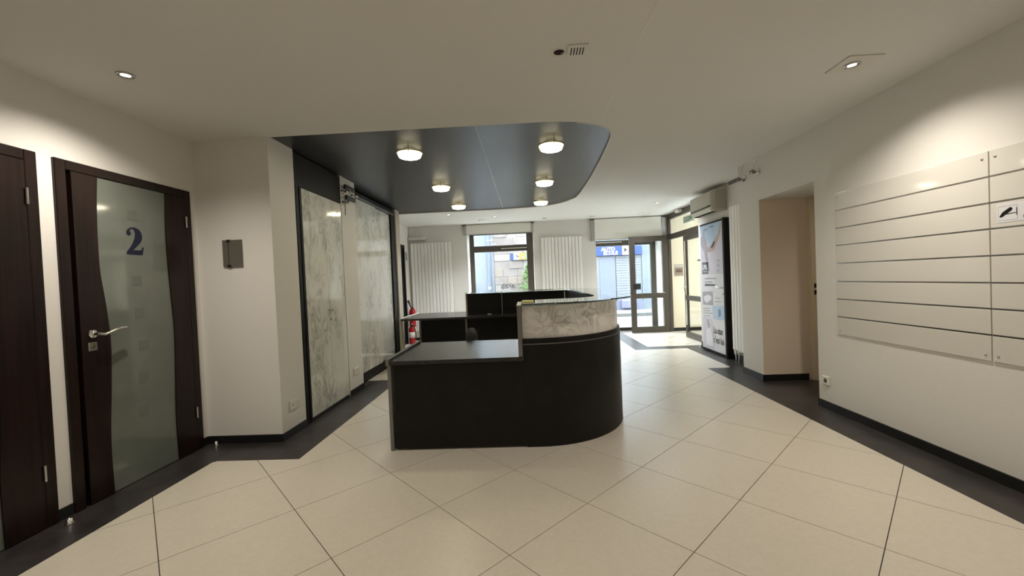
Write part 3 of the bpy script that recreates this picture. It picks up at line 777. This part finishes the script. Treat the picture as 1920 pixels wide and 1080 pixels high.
def wall_bracket(wx, sgn, y, z, arm, label):
    """clamp bracket on the wall at x = wx, sticking out along sgn"""
    b = empty('wall_bracket', (wx, y, z), label, 'bracket', 'clamp brackets near the ceiling')
    MB().cyl((wx, y, z), (sgn, 0, 0), .028, .016, 18).build('mount', 'chrome', b)
    MB().tube([(wx+sgn*.01, y, z), (wx+sgn*.06, y, z)], .010, 10).build('stem', 'steel', b)
    MB().bbox(wx+sgn*.055, wx+sgn*.095, y-.035, y+.03, z-.022, z+.022, .005).build('clamp', 'aluminium', b)
    MB().cyl((wx+sgn*.075, y-.045, z+.01), (0, 1, 0), .014, .03, 12).build('screw', 'chrome', b)
    if arm: MB().bbox(wx+sgn*.05, wx+sgn*.085, y+.02, y+arm, z-.012, z+.025, .004).build('arm', 'socket_dark', b)
    MB().tube(spline([(wx+sgn*.07, y, z+.02), (wx+sgn*.05, y+.012, z+.07), (wx+sgn*.03, y-.01, z+.12), (wx+sgn*.008, y, min(ZC-.003, z+.18))], 6), .0035, 6).build('wire', 'white_plastic', b)
    return b
wall_bracket(2.67, -1, 5.02, 2.375, .24, 'grey clamp bracket with a long arm on the wall above the tall narrow radiator')
wall_bracket(2.67, -1, 4.72, 2.385, 0, 'small grey clamp bracket with a hanging wire on the wall above the side doorway')
wb = empty('double_bracket', (-2.11, 4.85, 2.3), 'double dark bar bracket with chrome clamps on the pier between the cabinets', 'bracket')
for z, y0, y1 in ((2.445, 4.665, 4.92), (2.328, 4.69, 4.925)):
    MB().bbox(-2.075, -2.045, y0, y1, z-.026, z+.026, .006).build('bar', 'black_plastic', wb)
for y, z in ((4.69, 2.387), (4.965, 2.39), (4.70, 2.262)):
    MB().lathe((-2.11, y, z), (1, 0, 0), [(.0, .075), (.02, .075), (.024, .06), (.012, .055), (.012, .02), (.028, .012), (.028, 0)], 16).build('clamp', 'chrome', wb)
MB().tube(spline([(-2.06, 4.66, 2.30), (-2.062, 4.658, 2.2), (-2.06, 4.65, 2.11)], 5), .004, 6).build('cord', 'black_plastic', wb)

# left rear wall
pn = empty('wall_notice', (-2.62, 8.86, 1.8), 'small grey notice on the white wall beside the plain dark door', 'sign')
MB().box(-2.62, -2.616, 8.80, 8.92, 1.80, 1.985).build('notice_sheet', 'guide_grey', pn)
for k in range(4):
    MB().box(-2.616, -2.615, 8.815, 8.905-.02*(k % 2), 1.825+k*.036, 1.838+k*.036).build('print_line', 'socket_dark', pn)
MB().bbox(-2.615, -2.215, 9.02, 9.10, 2.262, 2.325, .012).build('cable_trunking', 'white_plastic', None, 'white trunking box on the street wall above the left wide radiator', 'trunking')

def radiator_back(x0, x1, z0, z1, label):
    r = empty('radiator', ((x0+x1)/2, YB, z0), label, 'radiator', 'wide radiators on the street wall')
    n = 12; p = (x1-x0)/n
    for k in range(n):
        MB().bbox(x0+k*p+.004, x0+(k+1)*p-.004, YB-.085, YB-.045, z0, z1, .006).build('column', 'white_enamel', r)
    for zz in (z0+.04, z1-.08): MB().box(x0+.01, x1-.01, YB-.044, YB-.03, zz, zz+.04).build('header_pipe', 'white_enamel', r)
    for xx, zz in ((x0+.12, z0+.2), (x1-.15, z1-.26)): MB().box(xx, xx+.03, YB-.03, YB-.004, zz, zz+.06).build('wall_fixing', 'white_enamel', r)
    for xx in (x1-.05, x1-.10): MB().tube([(xx, YB-.06, z0), (xx, YB-.06, .0)], .009, 8).build('pipe', 'steel', r)
radiator_back(-2.565, -1.650, .22, 2.18, 'wide white column radiator beside the red fire extinguishers')
radiator_back(.345, 1.245, .22, 2.18, 'wide white column radiator between the two street windows')

def extinguisher(x, y, z, s, label, hung):
    e = empty('fire_extinguisher', (x, y, z), label, 'extinguisher', 'fire extinguishers by the left wide radiator')
    MB().lathe((x, y, z), (0, 0, 1), [(0, 0), (.068*s, 0), (.075*s, .01), (.075*s, .36*s), (.068*s, .40*s), (.045*s, .435*s), (.022*s, .45*s), (.020*s, .47*s), (0, .47*s)], 26).build('tank', 'red_paint', e)
    MB().lathe((x, y, z), (0, 0, 1), [(.076*s, .16*s), (.0762*s, .16*s), (.0762*s, .30*s), (.076*s, .30*s)], 26).build('paper_band', 'white_plastic', e)
    MB().cyl((x, y, z+.465*s), (0, 0, 1), .018*s, .05*s, 12).build('valve', 'steel', e)
    MB().tube([(x, y, z+.50*s), (x+.03, y-.05, z+.53*s), (x+.05, y-.10, z+.525*s)], .010, 8).build('lever', 'steel', e)
    MB().tube([(x, y, z+.47*s), (x+.03, y-.05, z+.47*s), (x+.05, y-.10, z+.46*s)], .009, 8).build('lever', 'black_plastic', e)
    if hung:
        MB().tube([(x-.03, y, z+.46*s), (x-.05, y, z+.53*s), (x-.085, y, z+.64*s)], [.010, .014, .024], 10).build('horn', 'black_plastic', e)
        MB().box(-2.62, x-.05, y-.02, y+.02, z+.2*s, z+.24*s).build('wall_hook', 'steel', e)
    else:
        MB().tube(spline([(x+.01, y-.02, z+.48*s), (x+.07, y-.06, z+.44*s), (x+.095, y-.05, z+.28*s), (x+.09, y-.03, z+.12*s)], 6), .010, 8).build('hose', 'black_plastic', e)
        MB().cyl((x+.02, y-.02, z+.49*s), (.3, -1, 0), .014, .006, 14).build('gauge', 'white_plastic', e)
extinguisher(-2.515, 8.78, .34, .92, 'red fire extinguisher with black horn hung on the wall by the radiator', True)
extinguisher(-2.50, 8.62, 0.0, .85, 'red fire extinguisher standing on the floor below the hung one', False)

# ================================================================== STREET WALL: BLINDS
def blind(x0, x1, z0, z1, gl, gr, label):
    b = empty('roller_blind', ((x0+x1)/2, YB, z0), label, 'blind', 'white roller blinds')
    MB().box(x0+gl, x1-gr, YB-.046, YB-.043, z0+.012, z1).build('fabric', 'fabric_blind', b)
    MB().bbox(x0+gl-.005, x1-gr+.005, YB-.052, YB-.038, z0, z0+.014, .002).build('bottom_bar', 'guide_grey', b)
    MB().box(x0, x0+gl-.006, YB-.055, YB, z0-.005, z1).build('side_guide', 'guide_grey', b)
    MB().box(x1-gr+.006, x1, YB-.055, YB, z0-.005, z1).build('side_guide', 'guide_grey', b)
    MB().cyl((x0+gl, YB-.03, z1+.004), (1, 0, 0), .02, x1-gr-x0-gl, 14).build('roller', 'fabric_blind', b)
    for xa, xb_ in ((x0-.012, x0+gl*.9), (x1-gr*.9, x1+.012)): MB().box(xa, xb_, YB-.07, YB, z1, z1+.026).build('end_bracket', 'socket_dark', b)
blind(-1.375, 0.195, 2.315, 2.515, .075, .06, 'short white roller blind over the window between the radiators')
blind(1.455, 3.08, 2.066, 2.515, .085, .09, 'long white roller blind over the shop window by the lobby')

nt_ = empty('framed_notice', (3.345, YB-.012, 1.2), 'brownish printed notice on the cream lobby panel', 'notice')
MB().box(3.245, 3.445, YB-.018, YB-.012, 1.20, 1.472).build('notice_sheet', 'ac_grille', nt_)
mat('notice_brown', (0.28, 0.21, 0.17), 0.5)
MB().box(3.253, 3.437, YB-.019, YB-.018, 1.225, 1.40).build('notice_photo', 'notice_brown', nt_)
for k, (a, b) in enumerate(((3.275, 3.42), (3.29, 3.41))):
    MB().box(a, b, YB-.020, YB-.019, 1.30+k*.035, 1.318+k*.035).build('print_line', 'panel_black', nt_)
mat('exit_green', (0.03, 0.42, 0.16), 0.4)
ex = empty('exit_sign', (3.30, 8.30, 2.3), 'pale exit sign with green figures seen through the partition transom', 'sign')
MB().box(3.30, 3.33, 8.12, 8.62, 2.30, 2.43).build('sign_plate', 'white_plastic', ex)
dd = [(0, 0), (.035, 0), (.055, .02), (.055, .07), (.035, .09), (0, .09), (0, .075), (.03, .075), (.038, .065), (.038, .025), (.03, .015), (0, .015)]
MB().prism([(8.36-u*1.0, 2.32+v_) for u, v_ in dd], 3.297, 3.30, 0).build('sign_mark', 'exit_green', ex)
MB().box(3.297, 3.30, 8.40, 8.415, 2.32, 2.41).build('sign_mark', 'exit_green', ex)
MB().box(3.297, 3.30, 8.45, 8.54, 2.335, 2.35).build('sign_mark', 'exit_green', ex)
MB().box(3.297, 3.30, 8.20, 8.27, 2.34, 2.40).build('sign_mark', 'exit_green', ex)

# ================================================================== RIGHT SIDE
# tall narrow radiator
rr = empty('tall_radiator', (2.93, 5.62, .17), 'tall narrow white radiator between the pier and the poster door', 'radiator')
for k in range(6):
    y0 = 5.38+k*.076
    MB().bbox(2.862, 2.895, y0+.004, y0+.072, .175, 2.165, .006).build('column', 'white_enamel', rr)
for zz in (.22, 2.08): MB().box(2.8955, 2.915, 5.39, 5.83, zz, zz+.04).build('header_pipe', 'white_enamel', rr)
for zz in (.4, 1.8): MB().box(2.9155, 2.956, 5.58, 5.62, zz, zz+.06).build('wall_fixing', 'white_enamel', rr)
MB().cyl((2.885, 5.79, .10), (0, 0, 1), .018, .075, 12).cyl((2.87, 5.79, .12), (1, 0, 0), .015, .08, 12).tube([(2.885, 5.79, .11), (2.885, 5.79, 0)], .009, 8).build('valve', 'chrome', rr)
MB().tube([(2.885, 5.71, .175), (2.885, 5.71, 0)], .009, 8).build('pipe', 'chrome', rr)

# air conditioner
ac = empty('air_conditioner', (2.85, 6.45, 2.165), 'beige wall air conditioner above the poster door', 'air conditioner')
prof = [(2.958, 2.17), (2.80, 2.165), (2.765, 2.18), (2.742, 2.225), (2.735, 2.26), (2.735, 2.45), (2.76, 2.475), (2.958, 2.52)]
mb = MB(); n = len(prof); ys = (6.08, 6.83)
mb._add([(p[0], y, p[1]) for y in ys for p in prof], [(i, (i+1) % n, n+(i+1) % n, n+i) for i in range(n)]+[tuple(range(n)), tuple(range(2*n-1, n-1, -1))])
mb.build('housing', 'ac_beige', ac)
MB().box(2.728, 2.736, 6.10, 6.81, 2.262, 2.452).build('front_grille', 'ac_grille', ac)
MB().prism([(2.772, 2.1705), (2.737, 2.226), (2.730, 2.222), (2.762, 2.168)], 6.12, 6.79, 1).build('air_flap', 'ac_beige', ac)
MB().box(2.731, 2.742, 6.10, 6.81, 2.240, 2.252).build('outlet_gap', 'panel_black', ac)
MB().box(2.776, 2.83, 6.13, 6.78, 2.160, 2.1665).build('outlet_gap', 'panel_black', ac)
MB().cyl((2.7285, 6.17, 2.255), (-1, 0, 0), .012, .004, 12).build('button', 'black_plastic', ac)
MB().box(2.80, 2.955, 6.075, 6.0795, 2.20, 2.48).build('side_seam', 'ac_grille', ac)

# poster door
pd = empty('door_7', (2.90, 6.45, 0), 'door covered by a pale advertising poster in a black frame', 'door', kind='structure')
PY0, PY1 = 6.05, 6.86
mb = MB().box(2.865, 2.957, PY0-.045, PY0, 0.0, 2.055).box(2.905, 2.957, PY1, PY1+.03, 0.0, 2.055).box(2.90, 2.957, PY0, PY1, 2.03, 2.055)
mb.build('door_frame', 'panel_black', pd)
MB().box(2.882, 2.957, PY0+.001, PY1-.001, 0.012, 2.028).build('door_leaf', 'panel_black', pd)
mat('poster_white', (0.70, 0.70, 0.73), 0.35); mat('poster_lilac', (0.60, 0.56, 0.64), 0.35); mat('poster_sky', (0.42, 0.55, 0.70), 0.35)
mat('poster_grey', (0.13, 0.13, 0.14), 0.4); mat('poster_skin', (0.46, 0.34, 0.32), 0.4); mat('poster_ink', (0.07, 0.065, 0.08), 0.4)
mat('poster_shade', (0.38, 0.37, 0.42), 0.4); mat('poster_blue', (0.20, 0.27, 0.45), 0.4); mat('poster_paper', (0.74, 0.74, 0.77), 0.4)
XP = 2.8815
def pp(x, y): p = pix(x, y, 0, XP); return (min(max(p.y, PY0+.003), PY1-.003), min(max(p.z, .045), 2.022))
def pprint(name, m, px, lift=1):
    return MB().prism([pp(*q) for q in px], XP-.0008*lift-.0006, XP-.0008*lift, 0).build(name, m, post)
post = MB().box(XP-.0006, XP+.0002, PY0+.003, PY1-.003, .045, 2.022).build('poster_sheet', 'poster_white', pd)
pprint('poster_photo', 'poster_lilac', [(1313, 424), (1354, 413), (1357.5, 514), (1316, 514.5)])
pprint('poster_sky_area', 'poster_sky', [(1313, 425), (1352, 414), (1347, 438), (1334, 461), (1326, 452), (1314, 440)], 2)
pprint('printed_figure', 'poster_shade', [(1314, 446), (1317, 443), (1319, 431), (1321, 432), (1321, 443), (1324, 450), (1325, 463), (1327, 480), (1329, 496), (1331, 508), (1328.5, 509), (1324, 490), (1320, 472), (1315, 462), (1314, 455)], 3)
pprint('printed_figure', 'poster_skin', [(1326, 470), (1328, 462), (1332, 466), (1338, 452), (1342, 445), (1347, 438), (1350, 420), (1352, 416), (1350.5, 436), (1346, 450), (1341, 462), (1340, 469), (1334, 472), (1330, 474)], 3)
pprint('printed_figure', 'poster_ink', [(1331, 460), (1334, 462), (1338, 452), (1341, 453), (1338, 462), (1334, 466)], 4)
pprint('printed_logo', 'poster_grey', [(1317, 492), (1327.5, 491.5), (1328, 513.5), (1317.5, 514)], 3)
a = pp(1318.1, 505.5)
text_part('LPG', 'printed_word', 'poster_white', post, (XP-.0040, a[0], a[1]), (0, -1, 0), .105, .001, bold=.006, squash=.86)
MB().box(XP-.0045, XP-.004, pp(1319, 509)[0], pp(1326.5, 509)[0], pp(1322, 510)[1], pp(1322, 508.8)[1]).build('printed_rule', 'poster_white', post)
for yy in (487, 496, 506):
    pprint('printed_rule', 'poster_blue', [(1345, yy), (1349, yy), (1349, yy+2), (1345, yy+2)], 3)
    pprint('printed_rule', 'poster_shade', [(1344.5, yy+4), (1351.5, yy+4), (1351.5, yy+4.8), (1344.5, yy+4.8)], 3)
pprint('printed_rule', 'poster_blue', [(1319, 430.5), (1326, 428.5), (1326, 431), (1319, 433)], 3)
pprint('printed_rule', 'poster_blue', [(1331, 424), (1338, 422), (1338, 425.5), (1331, 427.5)], 3)
for yy, xr in ((521, 1344), (527.5, 1336)):
    pprint('printed_rule', 'poster_shade', [(1322, yy), (xr, yy-.5), (xr, yy+2), (1322, yy+2.5)], 3)
pprint('printed_rule', 'poster_ink', [(1322, 532.5), (1342, 533), (1342, 536), (1322, 535.8)], 3)
pprint('poster_photo', 'poster_shade', [(1317.5, 547), (1336, 546.5), (1337, 572), (1318.5, 570.5)], 3)
pprint('poster_photo', 'poster_paper', [(1320, 556), (1328, 552), (1334, 556), (1334, 562), (1325, 568), (1321, 563)], 4)
for yy, xl, xr in ((558, 1341, 1351), (564.5, 1340, 1352.5), (577, 1319, 1332), (581.5, 1319, 1331), (586, 1319, 1336), (591, 1320, 1332)):
    pprint('printed_rule', 'poster_shade', [(xl, yy), (xr, yy+.6), (xr, yy+2.2), (xl, yy+1.8)], 3)
pprint('poster_photo', 'poster_sky', [(1336.5, 572.5), (1358, 574), (1358.5, 601), (1338, 598)], 3)
pprint('printed_figure', 'poster_blue', [(1347, 581), (1350, 579), (1352, 584), (1352, 593), (1348, 594)], 4)
pprint('poster_photo', 'poster_lilac', [(1318, 594), (1334, 597), (1338, 612), (1340, 655), (1319.5, 648)], 3)
pprint('printed_figure', 'poster_paper', [(1325, 618), (1332, 612), (1336, 628), (1338, 650), (1325, 646)], 4)
pprint('printed_figure', 'poster_shade', [(1326, 597), (1329, 600), (1332, 613), (1330, 616), (1327, 606)], 4)
a = pp(1338.5, 624); text_part('La star', 'printed_word', 'poster_ink', post, (XP-.0045, a[0], a[1]), (0, -1, 0), .150, .001, squash=.74, bold=.001)
a = pp(1339, 641.5); text_part("c'est lui", 'printed_word', 'poster_ink', post, (XP-.0045, a[0], a[1]), (0, -1, 0), .150, .001, squash=.72, bold=.001)
hb = MB().cyl((2.882, 6.115, 1.035), (-1, 0, 0), .018, .012, 16).cyl((2.882, 6.115, 1.035), (-1, 0, 0), .009, .045, 10)
hb.tube(spline([(2.838, 6.112, 1.035), (2.836, 6.16, 1.03), (2.836, 6.20, 1.038), (2.838, 6.25, 1.055)], 5), .009, 8)
hb.build('door_handle', 'steel', pd)
MB().cyl((2.882, 6.10, .945), (-1, 0, 0), .018, .008, 16).build('lock', 'steel', pd)
dk = empty('door_contact', (2.93, 6.95, 1.46), 'small grey contact knob on the wall beside the poster door', 'knob')
MB().cyl((2.96, 6.96, 1.48), (-1, 0, 0), .03, .03, 16).build('mount', 'black_plastic', dk)
MB().cyl((2.93, 6.96, 1.48), (-1, 0, 0), .016, .05, 14).build('knob', 'steel', dk)
sw = empty('light_switch', (2.955, 6.97, 1.15), 'small white switch on the wall beside the poster door', 'switch')
MB().bbox(2.948, 2.96, 6.93, 7.01, 1.13, 1.21, .003).build('switch_plate', 'white_plastic', sw)
MB().bbox(2.943, 2.948, 6.95, 6.99, 1.15, 1.19, .002).build('rocker', 'white_enamel', sw)
MB().lathe((2.90, 7.0, 0), (0, 0, 1), [(0, .034), (.014, .032), (.016, .010), (.021, .004), (.021, 0), (0, 0)], 18).build('door_stop', 'steel', None, 'small steel door stop on the floor beside the poster door', 'door stop', 'door stops on the border tiles')

# slatted display panels
XS = 2.661
mat('slat_gloss', (0.69, 0.67, 0.62), 0.07, spec=0.5)
mat('groove_metal', (0.34, 0.32, 0.31), 0.25, metal=0.9)
ZG = [1.905, 1.757, 1.607, 1.459, 1.306, 1.151, 1.001, .849, .698]
def slat_panel(y0, y1, label):
    p = empty('slat_panel', (2.66, (y0+y1)/2, ZG[-1]), label, 'display panel', 'slatted display panels on the wall')
    MB().box(2.6672, 2.6697, y0+.002, y1-.002, ZG[-1]+.002, ZG[0]-.002).build('backing_board', 'slat_gloss', p)
    for k in range(8):
        zt = ZG[k]-(.005 if k else 0); zb = ZG[k+1]+(.005 if k < 7 else 0)
        MB().bbox(XS, 2.667, y0, y1, zb, zt, .0012).build('slat', 'slat_gloss', p)
        if k < 7: MB().box(XS+.003, 2.6669, y0, y1, ZG[k+1]-.0049, ZG[k+1]+.0049).build('groove_insert', 'groove_metal', p)
    for y in (y0+.03, y1-.03):
        for z in (ZG[0]-.04, ZG[-1]+.035):
            MB().lathe((XS, y, z), (-1, 0, 0), [(.007, 0), (.006, .003), (0, .004)], 12).build('screw_cap', 'steel', p)
slat_panel(2.441, 3.606, 'glossy white slatted display panel next to the side doorway')
sp2 = slat_panel(1.27, 2.435, 'glossy white slatted display panel bearing the camera warning sticker')
st = empty('warning_sticker', (2.66, 2.25, 1.49), 'white surveillance warning sticker with a black camera drawing', 'sticker')
MB().box(XS-.0012, XS-.0002, 2.07, 2.402, 1.488, 1.592).build('sticker_sheet', 'poster_paper', st)
def stp(u, v_): return (2.394-u*.090, 1.498+v_*.080)
XK = XS-.0012
MB().prism([stp(.06, .28), (stp(.16, .22)), stp(.3, .30), stp(.40, .42), stp(.70, .62), stp(.76, .74), stp(.70, .86), stp(.62, .86), stp(.26, .60), stp(.16, .46)], XK-.0008, XK, 0).build('camera_drawing', 'panel_black', st)
MB().prism([stp(.38, .40), stp(.95, .44), stp(.95, .48), stp(.38, .46)], XK-.0008, XK, 0).build('camera_drawing', 'panel_black', st)
MB().prism([stp(.95, .28), stp(.985, .28), stp(.985, .80), stp(.95, .80)], XK-.0008, XK, 0).build('camera_drawing', 'panel_black', st)
for a, b in (((0, 0), (1, .02)), ((0, .98), (1, 1.0)), ((0, 0), (.012, 1)), ((.99, 0), (1.002, 1))):
    MB().prism([stp(*a), stp(b[0], a[1]), stp(*b), stp(a[0], b[1])], XK-.0005, XK, 0).build('drawing_border', 'poster_shade', st)
for k, t_ in enumerate(('ATTENTION', 'MAGASIN', 'SOUS', 'SURVEILLANCE')):
    text_part(t_, 'sticker_word', 'panel_black', st, (XK-.0006, 2.205, 1.570-k*.0225), (0, -1, 0), .0215, .0006, 'CENTER', .001)

# ================================================================== STREET
ZS = -0.14; YF = 15.5
mat('asphalt', (0.115, 0.115, 0.120), 0.8); mat('pavement', (0.162, 0.162, 0.162), 0.8); mat('kerb_stone', (0.108, 0.108, 0.108), 0.8); mat('road_paint', (0.239, 0.239, 0.239), 0.7)
bump(noise_color(mat('render_blue', (0.139, 0.158, 0.185), 0.85), (0.123, 0.143, 0.169), (0.146, 0.166, 0.193), 1.2, 6), 20, .2, .01)
bump(noise_color(mat('stone_pale', (0.146, 0.133, 0.127), 0.9), (0.127, 0.115, 0.112), (0.162, 0.146, 0.139), 2.0, 6), 30, .4, .01)
mat('stone_warm', (0.162, 0.139, 0.123), 0.9); mat('stone_white', (0.177, 0.169, 0.166), 0.9); mat('mortar', (0.154, 0.146, 0.139), 0.95)
mat('shop_blue', (0.012, 0.038, 0.162), 0.5); mat('sign_white', (0.212, 0.212, 0.212), 0.5); mat('sign_yellow', (0.231, 0.139, 0.020), 0.5); mat('sign_green', (0.077, 0.146, 0.108), 0.5)
mat('shutter_grey', (0.115, 0.135, 0.177), 0.5); mat('shutter_pale', (0.139, 0.154, 0.177), 0.5); mat('pipe_blue', (0.085, 0.104, 0.146), 0.5)
mat('leaf_green', (0.054, 0.115, 0.020), 0.6); mat('ink_black', (0.012, 0.012, 0.012), 0.6); mat('lilac_paint', (0.123, 0.135, 0.200), 0.5)
street = struct(MB().box(-16, 18, 9.7, 20, ZS-.1, ZS), 'street', 'asphalt', 'pale grey street outside the windows', 'street')
MB().box(-16, 18, 9.7, 10.9, ZS, -.02).build('near_pavement', 'pavement', street)
MB().box(-16, 18, 14.2, YF, ZS, -.03).build('far_pavement', 'pavement', street)
MB().box(-16, 18, 14.02, 14.2, ZS, -.035).build('kerb', 'kerb_stone', street)
MB().box(-16, 18, 10.9, 11.05, ZS, -.025).build('kerb', 'kerb_stone', street)
for y in (11.7, 12.5, 13.3):
    MB().box(-16, 18, y, y+.25, ZS, ZS+.004).build('road_line', 'road_paint', street)
fb = empty('street_building', (1.0, YF+.4, ZS), 'pale stone and blue rendered building across the street', 'building')
MB().box(-16, 18, YF+.12, YF+.8, ZS, 3.75).build('wall', 'mortar', fb)
MB().box(-9, -1.22, YF-.02, YF+.12, ZS, 3.75).build('rendered_wall', 'render_blue', fb)
MB().cyl((-1.40, YF-.10, ZS), (0, 0, 1), .06, 3.8, 14).build('drainpipe', 'pipe_blue', fb)
MB().cyl((-1.40, YF-.10, .95), (0, 0, 1), .075, .10, 14).build('pipe_joint', 'sign_white', fb)
MB().box(-1.215, 2.455, YF+.004, YF+.118, ZS, 3.75).build('mortar_bed', 'stone_pale', fb)
z = ZS; row = 0
while z < 3.6:
    hgt = random.choice((.26, .30, .34)); x = -1.21
    while x < 2.45:
        wd_ = min(random.uniform(.32, .72), 2.46-x)
        if x+wd_ > 2.2: wd_ = 2.46-x
        MB().bbox(x+.004, x+wd_-.004, YF-random.uniform(-.01, .03), YF+.13, z+.004, z+hgt-.004, .008).build('stone_block', random.choice(('stone_pale', 'stone_pale', 'stone_warm', 'stone_white')), fb)
        x += wd_
    z += hgt
MB().box(2.46, 12, YF, YF+.12, 2.03, 3.75).box(4.35, 12, YF, YF+.12, ZS, 2.03).box(2.46, 2.62, YF, YF+.12, ZS, 2.03).build('shop_wall', 'render_blue', fb)
MB().box(2.62, 4.35, YF-.03, YF+.12, ZS, .30).build('shop_plinth', 'lilac_paint', fb)
MB().bbox(3.52, 4.0, YF-.2, YF-.03, .03, .36, .03).build('shop_step_box', 'lilac_paint', fb)
sd = MB().box(2.63, 3.36, YF+.02, YF+.115, .30, 2.02).build('shop_door', 'shutter_pale', fb)
pan = [(2.76, .42), (3.30, .42), (3.30, 1.98), (2.92, 1.98), (2.82, 1.93), (2.77, 1.80)]
MB().prism(pan, YF+.0, YF+.02, 1).build('door_panel', 'shutter_grey', sd)
MB().bbox(2.69, 2.74, YF-.04, YF+.02, .82, .86, .008).build('door_handle', 'sign_white', sd)
MB().box(3.38, 4.34, YF+.045, YF+.10, .30, 2.02).build('shutter_back', 'shutter_pale', fb)
n = 18
for k in range(n):
    z0 = .30+k*1.72/n
    MB().bbox(3.38, 4.34, YF+.02, YF+.06, z0+.0015, z0+1.72/n-.0015, .008).build('shutter_slat', 'shutter_pale', fb)
sg = empty('driving_school_sign', (3.3, YF, 2.03), 'blue shop sign with white AUTO ECOLE lettering across the street', 'sign')
MB().box(2.64, 3.60, YF-.10, YF-.012, 2.035, 2.37).build('sign_board', 'shop_blue', sg)
MB().box(3.605, 3.97, YF-.11, YF-.012, 2.03, 2.40).build('logo_panel', 'sign_white', sg)
MB().prism([(3.67, 2.14), (3.80, 2.22), (3.67, 2.31), (3.69, 2.22)], YF-.115, YF-.11, 1).build('logo_mark', 'ink_black', sg)
MB().prism([(3.82, 2.12), (3.92, 2.30), (3.87, 2.12)], YF-.115, YF-.11, 1).build('logo_mark', 'stone_warm', sg)
MB().box(3.975, 4.34, YF-.10, YF-.012, 2.035, 2.36).build('sign_board', 'shop_blue', sg)
text_part('AUTO', 'sign_word', 'sign_white', sg, (2.83, YF-.106, 2.215), (1, 0, 0), .175, .006, bold=.012, squash=1.05)
text_part('ECOLE', 'sign_word', 'sign_white', sg, (2.91, YF-.106, 2.065), (1, 0, 0), .175, .006, bold=.012, squash=1.0)
s2 = empty('square_shop_sign', (4.9, YF, 2.0), 'small blue square sign with white marks on the building across the street', 'sign')
MB().box(4.78, 5.02, YF-.08, YF-.012, 1.98, 2.36).build('sign_board', 'shop_blue', s2)
for i in range(2):
    for j in range(2):
        MB().box(4.80+i*.11, 4.89+i*.11, YF-.085, YF-.08, 2.04+j*.15, 2.14+j*.15).build('sign_mark', 'sign_white', s2)
ys = empty('yellow_sign', (-.2, YF, 2.0), 'blue white and yellow sign board on the stone wall across the street', 'sign')
for x0, x1, m_ in ((-.565, -.46, 'shop_blue'), (-.459, -.24, 'sign_white'), (-.239, .0, 'sign_yellow'), (.001, .14, 'sign_green')):
    MB().box(x0, x1, YF-.10, YF-.05, 2.02, 2.275).build('sign_board', m_, ys)
MB().box(-.565, .14, YF-.049, YF-.031, 2.02, 2.275).build('sign_back', 'sign_white', ys)
MB().prism([(-.40, 2.10), (-.33, 2.22), (-.28, 2.14), (-.25, 2.20), (-.27, 2.10), (-.34, 2.16)], YF-.105, YF-.1, 1).build('sign_mark', 'ink_black', ys)
MB().prism([(-.20, 2.06), (-.13, 2.22), (-.08, 2.12), (-.02, 2.24), (-.05, 2.06)], YF-.105, YF-.1, 1).build('sign_mark', 'stone_warm', ys)
# spray-painted tag on the stones
def tag_stroke(pts): MB().tube([(p[0], YF-.035, p[1]) for p in spline(pts, 6)], .011, 5).build('painted_tag', 'ink_black', fb)
tag_stroke([(-.86, 1.16), (-.95, 1.06), (-.97, .98), (-.90, .97), (-.86, 1.02), (-.93, 1.04)])
tag_stroke([(-.66, 1.10), (-.78, 1.10), (-.82, 1.05), (-.74, 1.04), (-.72, .99), (-.82, .98)])
tag_stroke([(-.62, 1.16), (-.66, 1.04), (-.56, 1.04), (-.52, 1.10), (-.54, .98), (-.44, 1.01)])
# bush
bu = empty('street_bush', (.05, YF-.5, -.03), 'leafy green bush in front of the stone wall across the street', 'bush')
MB().tube([(.05, YF-.5, -.03), (.07, YF-.48, .6), (.04, YF-.5, 1.2)], [.05, .04, .02], 8).build('stem', 'stone_warm', bu)
mb = MB()
for k in range(900):
    t = random.random(); zz = .35+1.45*t; rad = .34*math.sin(math.pi*min(1, .25+.72*t))*random.random()**.5
    an = random.uniform(0, 6.283); c = Vector((.08+rad*math.cos(an), YF-.45+rad*.75*math.sin(an), zz))
    a_ = Vector((random.uniform(-1, 1), random.uniform(-1, 1), random.uniform(-.6, 1))).normalized(); b_ = a_.orthogonal().normalized()
    s_ = random.uniform(.035, .07)
    mb._add([c, c+a_*s_+b_*s_*.4, c+a_*s_*2, c+a_*s_-b_*s_*.4], [(0, 1, 2, 3)])
mb.build('foliage', 'leaf_green', bu, kind='stuff')
